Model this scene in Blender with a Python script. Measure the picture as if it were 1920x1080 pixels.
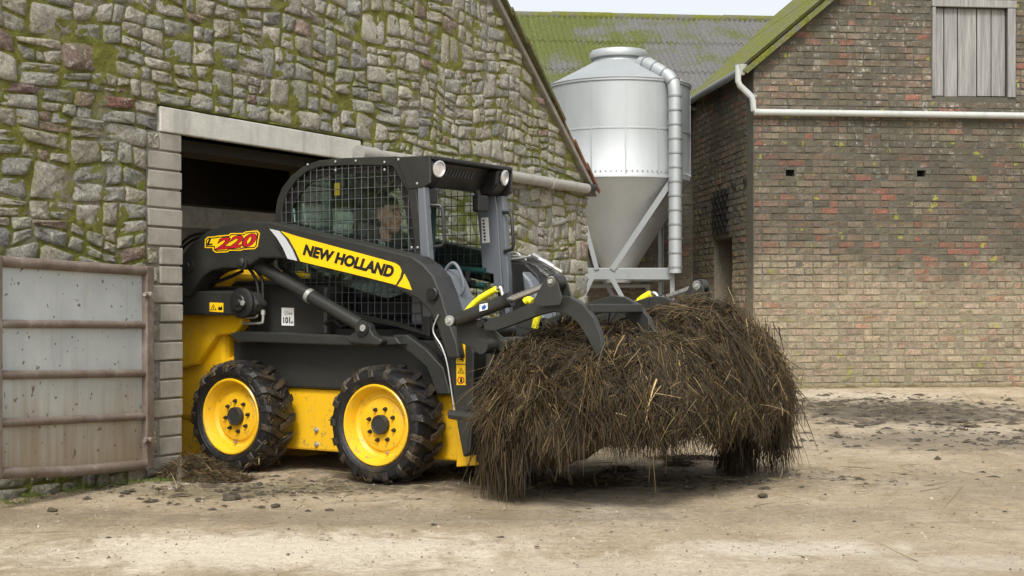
import bpy, bmesh, math, random
import numpy as np
from mathutils import Vector, Matrix, noise as mnoise

random.seed(11); RS = np.random.RandomState(7)
for o in list(bpy.data.objects): bpy.data.objects.remove(o)
SC = bpy.context.scene
COL = SC.collection
R = math.radians

# ------------------------------------------------------------------ camera
FPX, HY, CH = 2650.0, 570.0, 1.08          # focal length in photo pixels, horizon row, eye height (m)
cd = bpy.data.cameras.new('camera'); cam = bpy.data.objects.new('camera', cd); COL.objects.link(cam)
cam.location = (0, 0, CH); cam.rotation_euler = (R(90), 0, 0)
cd.sensor_width = 36; cd.lens = FPX / 1920 * 36; cd.shift_y = (HY - 540) / 1920
cd.clip_start = .1; cd.clip_end = 2000
SC.camera = cam
# ------------------------------------------------------------------ sky, sun, exposure
SUN_EL, SUN_AZ = 50, 188                    # azimuth measured clockwise from +Y (view direction)
w = bpy.data.worlds.new('World'); SC.world = w; w.use_nodes = True
wn = w.node_tree.nodes; wl = w.node_tree.links
sky = wn.new('ShaderNodeTexSky'); sky.sky_type = 'NISHITA'; sky.sun_disc = False
sky.sun_elevation = R(SUN_EL); sky.sun_rotation = R(SUN_AZ); sky.dust_density = 4.0; sky.air_density = 1.0
hs = wn.new('ShaderNodeHueSaturation'); hs.inputs['Saturation'].default_value = .22
bg = wn['Background']; bg.inputs['Strength'].default_value = .13
wl.new(sky.outputs[0], hs.inputs['Color']); wl.new(hs.outputs[0], bg.inputs['Color'])
sd = bpy.data.lights.new('sun', 'SUN'); sd.energy = 1.4; sd.angle = R(14); sd.color = (1, .96, .9)
sun = bpy.data.objects.new('sun', sd); COL.objects.link(sun)
sv = Vector((math.sin(R(SUN_AZ)) * math.cos(R(SUN_EL)), math.cos(R(SUN_AZ)) * math.cos(R(SUN_EL)), math.sin(R(SUN_EL))))
sun.rotation_euler = sv.to_track_quat('Z', 'Y').to_euler(); sun.location = sv * 40
SC.view_settings.view_transform = 'Standard'; SC.view_settings.look = 'None'
SC.view_settings.gamma = 1; SC.view_settings.exposure = 0.82

# ------------------------------------------------------------------ helpers
def tag(o, label=None, cat=None, group=None, kind=None):
    if label: o['label'] = label
    if cat: o['category'] = cat
    if group: o['group'] = group
    if kind: o['kind'] = kind
    return o
def empty(name, loc=(0, 0, 0), rz=0, parent=None):
    o = bpy.data.objects.new(name, None); COL.objects.link(o)
    o.location = loc; o.rotation_euler = (0, 0, rz); o.empty_display_size = .1
    if parent: o.parent = parent
    return o
class MB:
    """collects shapes and links them as one mesh object"""
    def __init__(s): s.v = []; s.f = []
    def add(s, vs, fs):
        b = len(s.v); s.v += [tuple(v) for v in vs]; s.f += [tuple(i + b for i in f) for f in fs]; return s
    def box(s, c, d, rot=None):
        hx, hy, hz = d[0] / 2, d[1] / 2, d[2] / 2
        vs = [Vector((x, y, z)) for x in (-hx, hx) for y in (-hy, hy) for z in (-hz, hz)]
        if rot: vs = [rot @ v for v in vs]
        c = Vector(c)
        return s.add([v + c for v in vs], [(0, 1, 3, 2), (4, 6, 7, 5), (0, 4, 5, 1), (2, 3, 7, 6), (0, 2, 6, 4), (1, 5, 7, 3)])
    def bb(s, x0, x1, y0, y1, z0, z1):
        return s.box(((x0 + x1) / 2, (y0 + y1) / 2, (z0 + z1) / 2), (abs(x1 - x0), abs(y1 - y0), abs(z1 - z0)))
    def prism(s, pts, y0, y1):
        """pts: (x,z) polygon, extruded along y"""
        n = len(pts)
        a = sum(pts[i][0] * pts[(i + 1) % n][1] - pts[(i + 1) % n][0] * pts[i][1] for i in range(n))
        if a < 0: pts = pts[::-1]
        vs = [(p[0], min(y0, y1), p[1]) for p in pts] + [(p[0], max(y0, y1), p[1]) for p in pts]
        fs = [tuple(range(n)), tuple(range(2 * n - 1, n - 1, -1))]
        fs += [(i, i + n, (i + 1) % n + n, (i + 1) % n) for i in range(n)]
        return s.add(vs, fs)
    def ring(s, po, pi, y0, y1):
        """polygon frame between outline po and hole pi (same count)"""
        n = len(po); ya, yb = min(y0, y1), max(y0, y1)
        vs = [(p[0], ya, p[1]) for p in po] + [(p[0], ya, p[1]) for p in pi] + [(p[0], yb, p[1]) for p in po] + [(p[0], yb, p[1]) for p in pi]
        fs = []
        for i in range(n):
            j = (i + 1) % n
            fs += [(i, j, n + j, n + i), (2 * n + i, 3 * n + i, 3 * n + j, 2 * n + j), (i, 2 * n + i, 2 * n + j, j), (n + i, n + j, 3 * n + j, 3 * n + i)]
        return s.add(vs, fs)
    def tube(s, path, r, n=8, caps=True):
        P = [Vector(p) for p in path]; k = len(P)
        rr = r if isinstance(r, (list, tuple)) else [r] * k
        vs = []; up = None
        for i in range(k):
            d = (P[min(i + 1, k - 1)] - P[max(i - 1, 0)]).normalized()
            if up is None:
                up = Vector((0, 0, 1)) if abs(d.z) < .9 else Vector((1, 0, 0))
            a = d.cross(up)
            if a.length < 1e-4: a = d.cross(Vector((0, 1, 0)))
            a.normalize(); b = a.cross(d).normalized(); up = b
            for j in range(n):
                t = 2 * math.pi * j / n
                vs.append(P[i] + (a * math.cos(t) + b * math.sin(t)) * rr[i])
        fs = [(i * n + j, i * n + (j + 1) % n, (i + 1) * n + (j + 1) % n, (i + 1) * n + j) for i in range(k - 1) for j in range(n)]
        if caps: fs += [tuple(range(n))[::-1], tuple(range((k - 1) * n, k * n))]
        return s.add(vs, fs)
    def lathe(s, prof, c=(0, 0, 0), axis='z', n=32, caps=True):
        """prof: (radius, height along axis)"""
        vs = []; k = len(prof); c = Vector(c)
        for r, h in prof:
            for j in range(n):
                t = 2 * math.pi * j / n; a, b = r * math.cos(t), r * math.sin(t)
                vs.append(c + Vector({'z': (a, b, h), 'y': (b, h, a), 'x': (h, a, b)}[axis]))
        fs = [(i * n + j, i * n + (j + 1) % n, (i + 1) * n + (j + 1) % n, (i + 1) * n + j) for i in range(k - 1) for j in range(n)]
        if caps and prof[0][0] > 1e-5: fs.append(tuple(range(n))[::-1])
        if caps and prof[-1][0] > 1e-5: fs.append(tuple(range((k - 1) * n, k * n)))
        return s.add(vs, fs)
    def bar(s, a, b, wd, ht, up=(0, 0, 1)):
        a, b = Vector(a), Vector(b); d = (b - a); L = d.length; d.normalize()
        u = Vector(up); sd_ = d.cross(u).normalized(); u = sd_.cross(d)
        m = Matrix((d, sd_, u)).transposed()
        return s.box((a + b) / 2, (L, wd, ht), m)
    def mesh(s, name, mat, smooth=False):
        m = bpy.data.meshes.new(name); m.from_pydata(s.v, [], s.f); m.update()
        bm = bmesh.new(); bm.from_mesh(m); bmesh.ops.recalc_face_normals(bm, faces=bm.faces); bm.to_mesh(m); bm.free()
        if mat: m.materials.append(mat)
        if smooth is not False:
            m.polygons.foreach_set('use_smooth', [True] * len(m.polygons))
            if smooth is not True: m.set_sharp_from_angle(angle=R(smooth))
        return m
    def build(s, name, mat, parent=None, smooth=False, bevel=0, seg=2):
        o = bpy.data.objects.new(name, s.mesh(name, mat, smooth)); COL.objects.link(o)
        if parent: o.parent = parent
        if bevel:
            b = o.modifiers.new('bevel', 'BEVEL'); b.width = bevel; b.segments = seg; b.limit_method = 'ANGLE'; b.angle_limit = R(35)
        return o
def inst(name, mesh, parent, loc=(0, 0, 0), rot=(0, 0, 0), scale=(1, 1, 1)):
    o = bpy.data.objects.new(name, mesh); COL.objects.link(o); o.parent = parent
    o.location = loc; o.rotation_euler = rot; o.scale = scale; return o
def hit(root_m, px, py, axis, val):
    """photo pixel -> point on the plane local[axis]=val of a thing's own frame"""
    inv = root_m.inverted()
    o = inv @ Vector((0, 0, CH)); d = inv.to_3x3() @ Vector(((px - 960) / FPX, 1, -(py - HY) / FPX))
    t = (val - o[axis]) / d[axis]; return o + d * t
def proj(p):
    return 960 + FPX * p[0] / p[1], HY - FPX * (p[2] - CH) / p[1]
def frame(loc, rz): return Matrix.Translation(loc) @ Matrix.Rotation(rz, 4, 'Z')
def np_mesh(name, V, Fq, mat, cols=None, smooth=False):
    """numpy mesh; Fq (n,k) faces"""
    m = bpy.data.meshes.new(name); k = Fq.shape[1]
    m.vertices.add(len(V)); m.vertices.foreach_set('co', V.astype(np.float32).ravel())
    m.loops.add(Fq.size); m.loops.foreach_set('vertex_index', Fq.astype(np.int32).ravel())
    m.polygons.add(len(Fq)); m.polygons.foreach_set('loop_start', np.arange(0, Fq.size, k, dtype=np.int32))
    m.polygons.foreach_set('loop_total', np.full(len(Fq), k, dtype=np.int32))
    if smooth: m.polygons.foreach_set('use_smooth', np.ones(len(Fq), dtype=bool))
    m.update(calc_edges=True)
    if cols is not None:
        a = m.color_attributes.new('col', 'FLOAT_COLOR', 'POINT'); a.data.foreach_set('color', cols.astype(np.float32).ravel())
    m.materials.append(mat); return m
def link(name, mesh, parent=None):
    o = bpy.data.objects.new(name, mesh); COL.objects.link(o)
    if parent: o.parent = parent
    return o

# ------------------------------------------------------------------ materials
class NT:
    def __init__(s, name):
        s.m = bpy.data.materials.new(name); s.m.use_nodes = True; s.t = s.m.node_tree
        s.b = s.t.nodes['Principled BSDF']; s.geo = s.t.nodes.new('ShaderNodeNewGeometry'); s.pos = s.geo.outputs['Position']
    def n(s, typ, **k):
        nd = s.t.nodes.new(typ)
        for a, b in k.items(): setattr(nd, a, b)
        return nd
    def l(s, a, b): s.t.links.new(a, b)
    def set(s, sock, v):
        if isinstance(v, bpy.types.NodeSocket): s.l(v, sock)
        elif isinstance(v, (tuple, list)) and len(v) == 3 and sock.type == 'RGBA': sock.default_value = (*v, 1)
        else: sock.default_value = v
    def vec(s, scale):
        nd = s.n('ShaderNodeMapping'); s.l(s.pos, nd.inputs[0]); nd.inputs['Scale'].default_value = scale; return nd.outputs[0]
    def noise(s, scale, detail=4, rough=.6, vec=None, dist=0):
        nd = s.n('ShaderNodeTexNoise'); s.l(vec or s.pos, nd.inputs['Vector'])
        nd.inputs['Scale'].default_value = scale; nd.inputs['Detail'].default_value = detail; nd.inputs['Roughness'].default_value = rough
        nd.inputs['Distortion'].default_value = dist
        return nd.outputs['Fac']
    def voro(s, scale, vec=None):
        nd = s.n('ShaderNodeTexVoronoi'); s.l(vec or s.pos, nd.inputs['Vector']); nd.inputs['Scale'].default_value = scale
        return nd.outputs['Distance']
    def step(s, v, a, b):
        nd = s.n('ShaderNodeMapRange'); s.set(nd.inputs['Value'], v); nd.inputs['From Min'].default_value = a; nd.inputs['From Max'].default_value = b
        nd.interpolation_type = 'SMOOTHSTEP'; return nd.outputs[0]
    def math(s, op, a, b=0.0):
        nd = s.n('ShaderNodeMath', operation=op); s.set(nd.inputs[0], a); s.set(nd.inputs[1], b); return nd.outputs[0]
    def mix(s, f, a, b, blend='MIX'):
        nd = s.n('ShaderNodeMix', data_type='RGBA', blend_type=blend); s.set(nd.inputs[0], f); s.set(nd.inputs[6], a); s.set(nd.inputs[7], b); return nd.outputs[2]
    def ramp(s, f, stops):
        nd = s.n('ShaderNodeValToRGB'); s.l(f, nd.inputs[0]); e = nd.color_ramp.elements
        while len(e) < len(stops): e.new(.5)
        for i, (p, c) in enumerate(stops): e[i].position = p; e[i].color = (*c, 1)
        return nd.outputs[0]
    def bump(s, h, strength=.5, dist=.01, prev=None):
        nd = s.n('ShaderNodeBump'); s.l(h, nd.inputs['Height']); nd.inputs['Strength'].default_value = strength; nd.inputs['Distance'].default_value = dist
        if prev: s.l(prev, nd.inputs['Normal'])
        return nd.outputs[0]
    def sep(s, i):
        nd = s.n('ShaderNodeSeparateXYZ'); s.l(s.pos, nd.inputs[0]); return nd.outputs[i]
    def attr(s):
        nd = s.n('ShaderNodeAttribute', attribute_name='col'); return nd
    def out(s, col, rough=.6, metal=0, normal=None, spec=.5):
        s.set(s.b.inputs['Base Color'], col); s.set(s.b.inputs['Roughness'], rough); s.set(s.b.inputs['Metallic'], metal)
        s.b.inputs['Specular IOR Level'].default_value = spec
        if normal: s.l(normal, s.b.inputs['Normal'])
        return s.m
M = {}
def paint(name, col, rough=.4, metal=0, dirt=.25, dcol=(.16, .13, .09), dscale=5.0, coat=0, spec=.5):
    t = NT(name); n1 = t.noise(dscale, 6, .65); n2 = t.noise(dscale * 9, 3, .6)
    f = t.math('MULTIPLY', t.step(n1, .45, .8), dirt); f2 = t.math('MULTIPLY', t.step(n2, .55, .85), dirt * .6)
    f = t.math('MAXIMUM', f, f2)
    low = t.step(t.sep(2), .95, .15); n3 = t.noise(22, 5, .75)
    f = t.math('MAXIMUM', f, t.math('MULTIPLY', t.math('MULTIPLY', t.step(n3, .56, .66), low), min(1, dirt * 2.6)))
    f = t.math('MAXIMUM', f, t.math('MULTIPLY', t.math('MULTIPLY', n1, low), dirt * .9))
    c = t.mix(f, col, dcol)
    r = t.math('ADD', t.math('MULTIPLY', n1, .25), rough - .1)
    M[name] = t.out(c, r, metal, t.bump(n2, .06, .004), spec)
    if coat: t.b.inputs['Coat Weight'].default_value = coat; t.b.inputs['Coat Roughness'].default_value = .15
    return M[name]
paint('dark', (.024, .025, .022), .38, dirt=.16, dcol=(.09, .08, .06))
paint('dark2', (.012, .012, .012), .42, dirt=.2, dcol=(.07, .06, .045))
paint('bluegrey', (.12, .132, .148), .4, dirt=.2, dcol=(.13, .12, .1))
paint('yellow', (.84, .48, .006), .3, dirt=.42, dcol=(.28, .2, .07), coat=.3)
paint('yellowdecal', (.88, .54, .006), .35, dirt=.05)
paint('hose_yellow', (.85, .75, .02), .45, dirt=.1)
paint('white', (.75, .75, .72), .45, dirt=.08)
paint('greydecal', (.5, .52, .53), .4, dirt=.08)
paint('red', (.42, .012, .02), .4, dirt=.03)
paint('black', (.008, .008, .008), .45, dirt=.08)
paint('blue', (.02, .09, .3), .4, dirt=.05)
paint('chrome', (.62, .62, .6), .25, .9, dirt=.15)
paint('zinc', (.5, .5, .46), .38, .6, dirt=.2)
paint('wire', (.075, .08, .078), .5, .2, dirt=.1)
paint('seat', (.012, .012, .014), .6, dirt=.1)
paint('greentube', (.012, .05, .045), .35, dirt=.1)
paint('lens', (.75, .75, .75), .12, .6, dirt=.05)
paint('jacket', (.014, .017, .026), .75, dirt=.3, dcol=(.035, .04, .055), dscale=14)
paint('shirt', (.35, .36, .36), .8, dirt=.1)
paint('hair', (.03, .02, .013), .6, dirt=.4, dcol=(.015, .01, .007), dscale=40)
paint('pvc', (.42, .44, .42), .45, dirt=.35, dcol=(.14, .16, .07), dscale=6)
paint('pipe_old', (.3, .29, .26), .7, dirt=.5, dcol=(.1, .09, .075), dscale=7)
paint('timber_dark', (.03, .024, .018), .85, dirt=.4, dcol=(.06, .05, .04))

def m_skin():
    t = NT('skin'); n = t.noise(30, 3)
    c = t.ramp(n, [(.3, (.42, .22, .16)), (.7, (.55, .31, .23))])
    M['skin'] = t.out(c, .5, 0, t.bump(n, .05, .003)); t.b.inputs['Subsurface Weight'].default_value = .1
m_skin()
def m_rubber():
    t = NT('rubber'); n1 = t.noise(7, 6, .7); n2 = t.noise(40, 4, .7)
    mud = t.step(t.math('ADD', n1, t.math('MULTIPLY', n2, .35)), .70, .86)
    c = t.mix(t.math('MULTIPLY', mud, .85), (.010, .010, .010), (.06, .043, .024))
    r = t.math('ADD', t.math('MULTIPLY', n2, .35), .22)
    M['rubber'] = t.out(c, r, 0, t.bump(n2, .5, .008), .5)
    t = NT('rubber_tread'); n1 = t.noise(6, 6, .7); n2 = t.noise(45, 4, .7)
    mud = t.step(t.math('ADD', n1, t.math('MULTIPLY', n2, .4)), .62, .86)
    c = t.mix(t.math('MULTIPLY', mud, .9), (.012, .012, .012), (.07, .048, .024))
    M['tread'] = t.out(c, t.math('ADD', t.math('MULTIPLY', n2, .4), .25), 0, t.bump(n2, .7, .012), .5)
m_rubber()
def m_glass():
    t = NT('glass'); nt = t.t
    tr = t.n('ShaderNodeBsdfTransparent'); tr.inputs[0].default_value = (.90, .95, .92, 1)
    gl = t.n('ShaderNodeBsdfGlossy'); gl.inputs['Color'].default_value = (.8, .9, .88, 1); gl.inputs['Roughness'].default_value = .04
    fr = t.n('ShaderNodeFresnel'); fr.inputs[0].default_value = 1.5
    mx = t.n('ShaderNodeMixShader'); t.l(t.math('MULTIPLY', fr.outputs[0], .8), mx.inputs[0]); t.l(tr.outputs[0], mx.inputs[1]); t.l(gl.outputs[0], mx.inputs[2])
    t.l(mx.outputs[0], nt.nodes['Material Output'].inputs[0]); M['glass'] = t.m
m_glass()
def m_stone():
    t = NT('stone'); a = t.attr()
    n1 = t.noise(9, 8, .7); n2 = t.noise(55, 6, .75); n3 = t.noise(3.1, 5, .65); n4 = t.noise(16, 7, .75); nf = t.noise(190, 3, .7)
    c = t.mix(t.step(n2, .3, .72), t.mix(1.0, a.outputs['Color'], (.72, .72, .70), 'MULTIPLY'), t.mix(1.0, a.outputs['Color'], (1.65, 1.6, 1.5), 'MULTIPLY'))
    c = t.mix(t.math('MULTIPLY', t.step(nf, .52, .68), .35), c, t.mix(1.0, c, (.35, .34, .33), 'MULTIPLY'))
    c = t.mix(t.math('MULTIPLY', t.step(n1, .5, .7), .35), c, (.10, .098, .085))
    lich = t.math('MULTIPLY', t.step(n4, .56, .60), t.step(n2, .43, .52))
    c = t.mix(t.math('MULTIPLY', lich, .75), c, (.58, .575, .51))
    spk = t.step(t.noise(75, 3, .6), .655, .69)
    c = t.mix(t.math('MULTIPLY', spk, .75), c, (.55, .55, .5))
    # moss on the rims of the stones
    mo = t.math('MULTIPLY', t.step(t.math('ADD', n3, t.math('MULTIPLY', n4, .5)), .70, .88), t.math('ADD', t.math('MULTIPLY', a.outputs['Alpha'], .7), .25))
    mcol = t.ramp(t.noise(60, 4, .7), [(.3, (.075, .085, .014)), (.7, (.24, .25, .03))])
    c = t.mix(t.math('MULTIPLY', mo, .8), c, mcol)
    nrm = t.bump(n2, .9, .014); nrm = t.bump(n1, .9, .04, nrm)
    M['stone'] = t.out(c, .88, 0, nrm, .3)
    t = NT('mortar'); n1 = t.noise(3.1, 5, .65); n2 = t.noise(60, 6, .75); n4 = t.noise(16, 7, .75); n5 = t.noise(130, 4, .8); n6 = t.noise(.8, 3, .5)
    c = t.ramp(n2, [(.25, (.17, .16, .12)), (.75, (.34, .32, .25))])
    mo = t.step(t.math('ADD', t.math('ADD', n1, t.math('MULTIPLY', n4, .5)), t.math('MULTIPLY', n6, .35)), .75, .92)
    mcol = t.ramp(t.math('ADD', t.math('MULTIPLY', n5, .6), t.math('MULTIPLY', n4, .4)), [(.3, (.07, .08, .016)), (.5, (.165, .175, .028)), (.68, (.36, .36, .05))])
    c = t.mix(t.math('MULTIPLY', mo, .92), c, mcol)
    nrm = t.bump(n5, .9, .012); nrm = t.bump(n4, .8, .04, nrm)
    M['mortar'] = t.out(c, .95, 0, nrm, .2)
m_stone()
def m_concrete(name, ca, cb, streak=0, scale=8):
    t = NT(name); n1 = t.noise(scale, 6, .65); n2 = t.noise(110, 4, .7); n3 = t.noise(1, 5, .6, t.vec((9, 9, .7)))
    c = t.ramp(n1, [(.3, ca), (.7, cb)]); c = t.mix(t.math('MULTIPLY', t.step(n2, .5, .75), .35), c, (.08, .08, .07))
    if streak: c = t.mix(t.math('MULTIPLY', t.step(n3, .5, .7), streak), c, (.2, .19, .16))
    M[name] = t.out(c, .9, 0, t.bump(n2, .5, .008), .25)
m_concrete('lintel', (.46, .45, .40), (.6, .59, .53), .4)
m_concrete('block', (.24, .225, .19), (.38, .36, .31), .2, 6)
m_concrete('plaster', (.17, .16, .13), (.3, .28, .23), .3)
def m_brick(name, src):
    t = NT(name)
    if src == 'attr': base = t.attr().outputs['Color']
    else: base = t.n('ShaderNodeObjectInfo').outputs['Color']
    n1 = t.noise(2.2, 6, .7); n2 = t.noise(50, 5, .75); n3 = t.noise(14, 6, .75); nf = t.noise(26, 5, .7)
    c = t.mix(t.step(n2, .3, .75), t.mix(1., base, (.6, .6, .6), 'MULTIPLY'), t.mix(1., base, (1.5, 1.45, 1.4), 'MULTIPLY'))
    c = t.mix(t.math('MULTIPLY', t.step(nf, .42, .66), .6), c, (.085, .08, .062))
    hz = t.sep(2)
    up = t.step(t.math('ADD', hz, t.math('MULTIPLY', n1, 1.4)), 1.9, 2.9)
    c = t.mix(t.math('MULTIPLY', t.math('MULTIPLY', t.step(t.noise(.9, 6, .72), .42, .60), up), .6), c, (.062, .06, .046))
    c = t.mix(t.math('MULTIPLY', t.math('SUBTRACT', 1.0, up), t.math('MULTIPLY', t.step(t.noise(6, 6, .75), .4, .65), .55)), c, (.30, .265, .19))
    white = t.math('MULTIPLY', t.step(n3, .53, .64), t.math('MULTIPLY', t.step(n1, .40, .62), t.step(hz, 1.6, 3.6)))
    c = t.mix(t.math('MULTIPLY', white, .75), c, (.42, .42, .39))
    yl = t.math('MULTIPLY', t.step(t.noise(5.2, 3, .5), .66, .68), t.step(n3, .45, .5))
    c = t.mix(t.math('MULTIPLY', yl, .8), c, (.28, .29, .03))
    gr = t.math('MULTIPLY', t.step(t.noise(1.3, 5, .7), .50, .66), t.step(n3, .4, .6))
    c = t.mix(t.math('MULTIPLY', gr, .4), c, (.11, .12, .045))
    M[name] = t.out(c, .9, 0, t.bump(n2, .7, .01), .25)
m_brick('brick', 'attr'); m_brick('brick_obj', 'obj')
def m_bmortar():
    t = NT('brick_mortar'); n2 = t.noise(60, 5, .7); n1 = t.noise(2.2, 5, .7)
    hz = t.sep(2)
    lo = t.ramp(n2, [(.3, (.13, .115, .08)), (.7, (.25, .22, .16))]); hi = t.ramp(n2, [(.3, (.055, .052, .04)), (.7, (.135, .128, .10))])
    c = t.mix(t.step(t.math('ADD', hz, t.math('MULTIPLY', n1, 1.2)), 1.7, 2.5), lo, hi)
    c = t.mix(t.math('MULTIPLY', t.step(t.noise(.9, 6, .72), .40, .62), t.math('MULTIPLY', t.step(hz, 1.3, 2.4), .5)), c, (.068, .066, .052))
    M['brick_mortar'] = t.out(c, .95, 0, t.bump(n2, .6, .01), .2)
m_bmortar()
def m_corr():
    t = NT('fibre_cement'); n1 = t.noise(1.1, 6, .7); n2 = t.noise(30, 5, .7); n3 = t.noise(7, 6, .75)
    c = t.ramp(n2, [(.3, (.085, .085, .085)), (.7, (.19, .188, .18))])
    x = t.sep(0)
    g = t.math('ADD', t.math('ADD', n1, t.math('MULTIPLY', n3, .55)), t.math('MULTIPLY', t.step(x, 3.2, .6), .16))
    mo = t.step(g, .755, .92)
    mc = t.ramp(n2, [(.3, (.045, .058, .012)), (.7, (.15, .17, .028))])
    c = t.mix(t.math('MULTIPLY', mo, .88), c, mc)
    c = t.mix(t.math('MULTIPLY', t.step(t.noise(40, 3, .6), .66, .72), .6), c, (.5, .5, .46))
    M['fibre_cement'] = t.out(c, .92, 0, t.bump(n3, .6, .03), .2)
    t = NT('mossy_roof'); n2 = t.noise(30, 5, .7); n3 = t.noise(4, 6, .75)
    c = t.mix(t.step(n3, .36, .56), (.13, .125, .11), t.ramp(n2, [(.3, (.06, .07, .014)), (.7, (.19, .20, .03))]))
    M['mossy_roof'] = t.out(c, .95, 0, t.bump(n2, .6, .02), .2)
m_corr()
def m_tile():
    t = NT('verge_tile'); n2 = t.noise(30, 5, .7); n3 = t.noise(5, 6, .75); z = t.sep(2)
    red = t.ramp(n2, [(.3, (.11, .055, .035)), (.7, (.24, .12, .075))])
    grn = t.ramp(n2, [(.3, (.06, .062, .03)), (.7, (.15, .15, .07))])
    c = t.mix(t.step(t.math('ADD', z, t.math('MULTIPLY', n3, 1.2)), 3.0, 3.7), red, grn)
    M['verge_tile'] = t.out(c, .9, 0, t.bump(n2, .5, .01), .2)
m_tile()
def m_metal():
    t = NT('galvanised'); n1 = t.noise(1.6, 5, .6, t.vec((1, 1, .35))); n2 = t.noise(60, 4, .7); n3 = t.noise(1, 5, .6, t.vec((14, 14, .5)))
    c = t.ramp(n1, [(.3, (.36, .385, .39)), (.7, (.46, .485, .49))]); c = t.mix(t.math('MULTIPLY', t.step(n3, .52, .75), .25), c, (.33, .35, .34))
    r = t.math('ADD', t.math('MULTIPLY', n1, .2), .5)
    M['galvanised'] = t.out(c, r, .55, t.bump(n2, .04, .003), .5)
    M['galv_dull'] = paint('galv_dull', (.26, .28, .28), .5, .4, dirt=.4, dcol=(.16, .16, .14))
    t = NT('gate_sheet'); n1 = t.noise(3, 6, .7); n2 = t.noise(70, 4, .7); n3 = t.noise(1, 6, .65, t.vec((11, 11, .8))); n4 = t.noise(24, 3, .5); z = t.sep(2)
    c = t.ramp(n1, [(.3, (.47, .52, .53)), (.7, (.60, .64, .63))])
    d = t.step(t.math('ADD', z, t.math('MULTIPLY', n3, 1.0)), 1.35, .55)
    c = t.mix(t.math('MULTIPLY', d, .85), c, (.27, .20, .11))
    c = t.mix(t.math('MULTIPLY', t.step(n3, .56, .7), .3), c, (.36, .33, .24))
    c = t.mix(t.math('MULTIPLY', t.step(n4, .655, .685), .85), c, (.12, .10, .07))
    M['gate_sheet'] = t.out(c, .55, .3, t.bump(n1, .15, .01), .4)
    t = NT('rusty'); n1 = t.noise(6, 6, .7); n2 = t.noise(60, 5, .7)
    c = t.ramp(n1, [(.3, (.14, .105, .08)), (.55, (.21, .17, .14)), (.75, (.34, .32, .28))])
    c = t.mix(t.math('MULTIPLY', t.step(n2, .55, .75), .5), c, (.06, .04, .03))
    M['rusty'] = t.out(c, .8, .2, t.bump(n2, .4, .006), .3)
m_metal()
def m_wood():
    t = NT('weathered_wood'); n1 = t.noise(1, 8, .7, t.vec((26, 26, 1.2))); n2 = t.noise(1, 4, .6, t.vec((90, 90, 3))); n3 = t.noise(1.2, 3)
    c = t.ramp(n1, [(.25, (.12, .115, .11)), (.5, (.24, .235, .225)), (.75, (.37, .36, .345))]); c = t.mix(t.math('MULTIPLY', t.step(n2, .5, .7), .4), c, (.1, .095, .09))
    M['weathered_wood'] = t.out(c, .9, 0, t.bump(n1, .5, .012), .2)
m_wood()
def m_straw():
    t = NT('muck'); a = t.attr(); n = t.noise(90, 3, .6)
    c = t.mix(n, t.mix(1., a.outputs['Color'], (.6, .6, .6), 'MULTIPLY'), t.mix(1., a.outputs['Color'], (1.4, 1.4, 1.4), 'MULTIPLY'))
    M['muck'] = t.out(c, .62, 0, None, .4)
    t = NT('mud'); n = t.noise(40, 5, .7)
    M['mud'] = t.out(t.ramp(n, [(.3, (.035, .028, .018)), (.7, (.11, .09, .06))]), .8, 0, t.bump(n, .8, .02), .4)
    t = NT('grass'); n = t.noise(30, 3); M['grass'] = t.out(t.ramp(n, [(.3, (.06, .1, .015)), (.7, (.16, .2, .03))]), .7)
m_straw()
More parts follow.
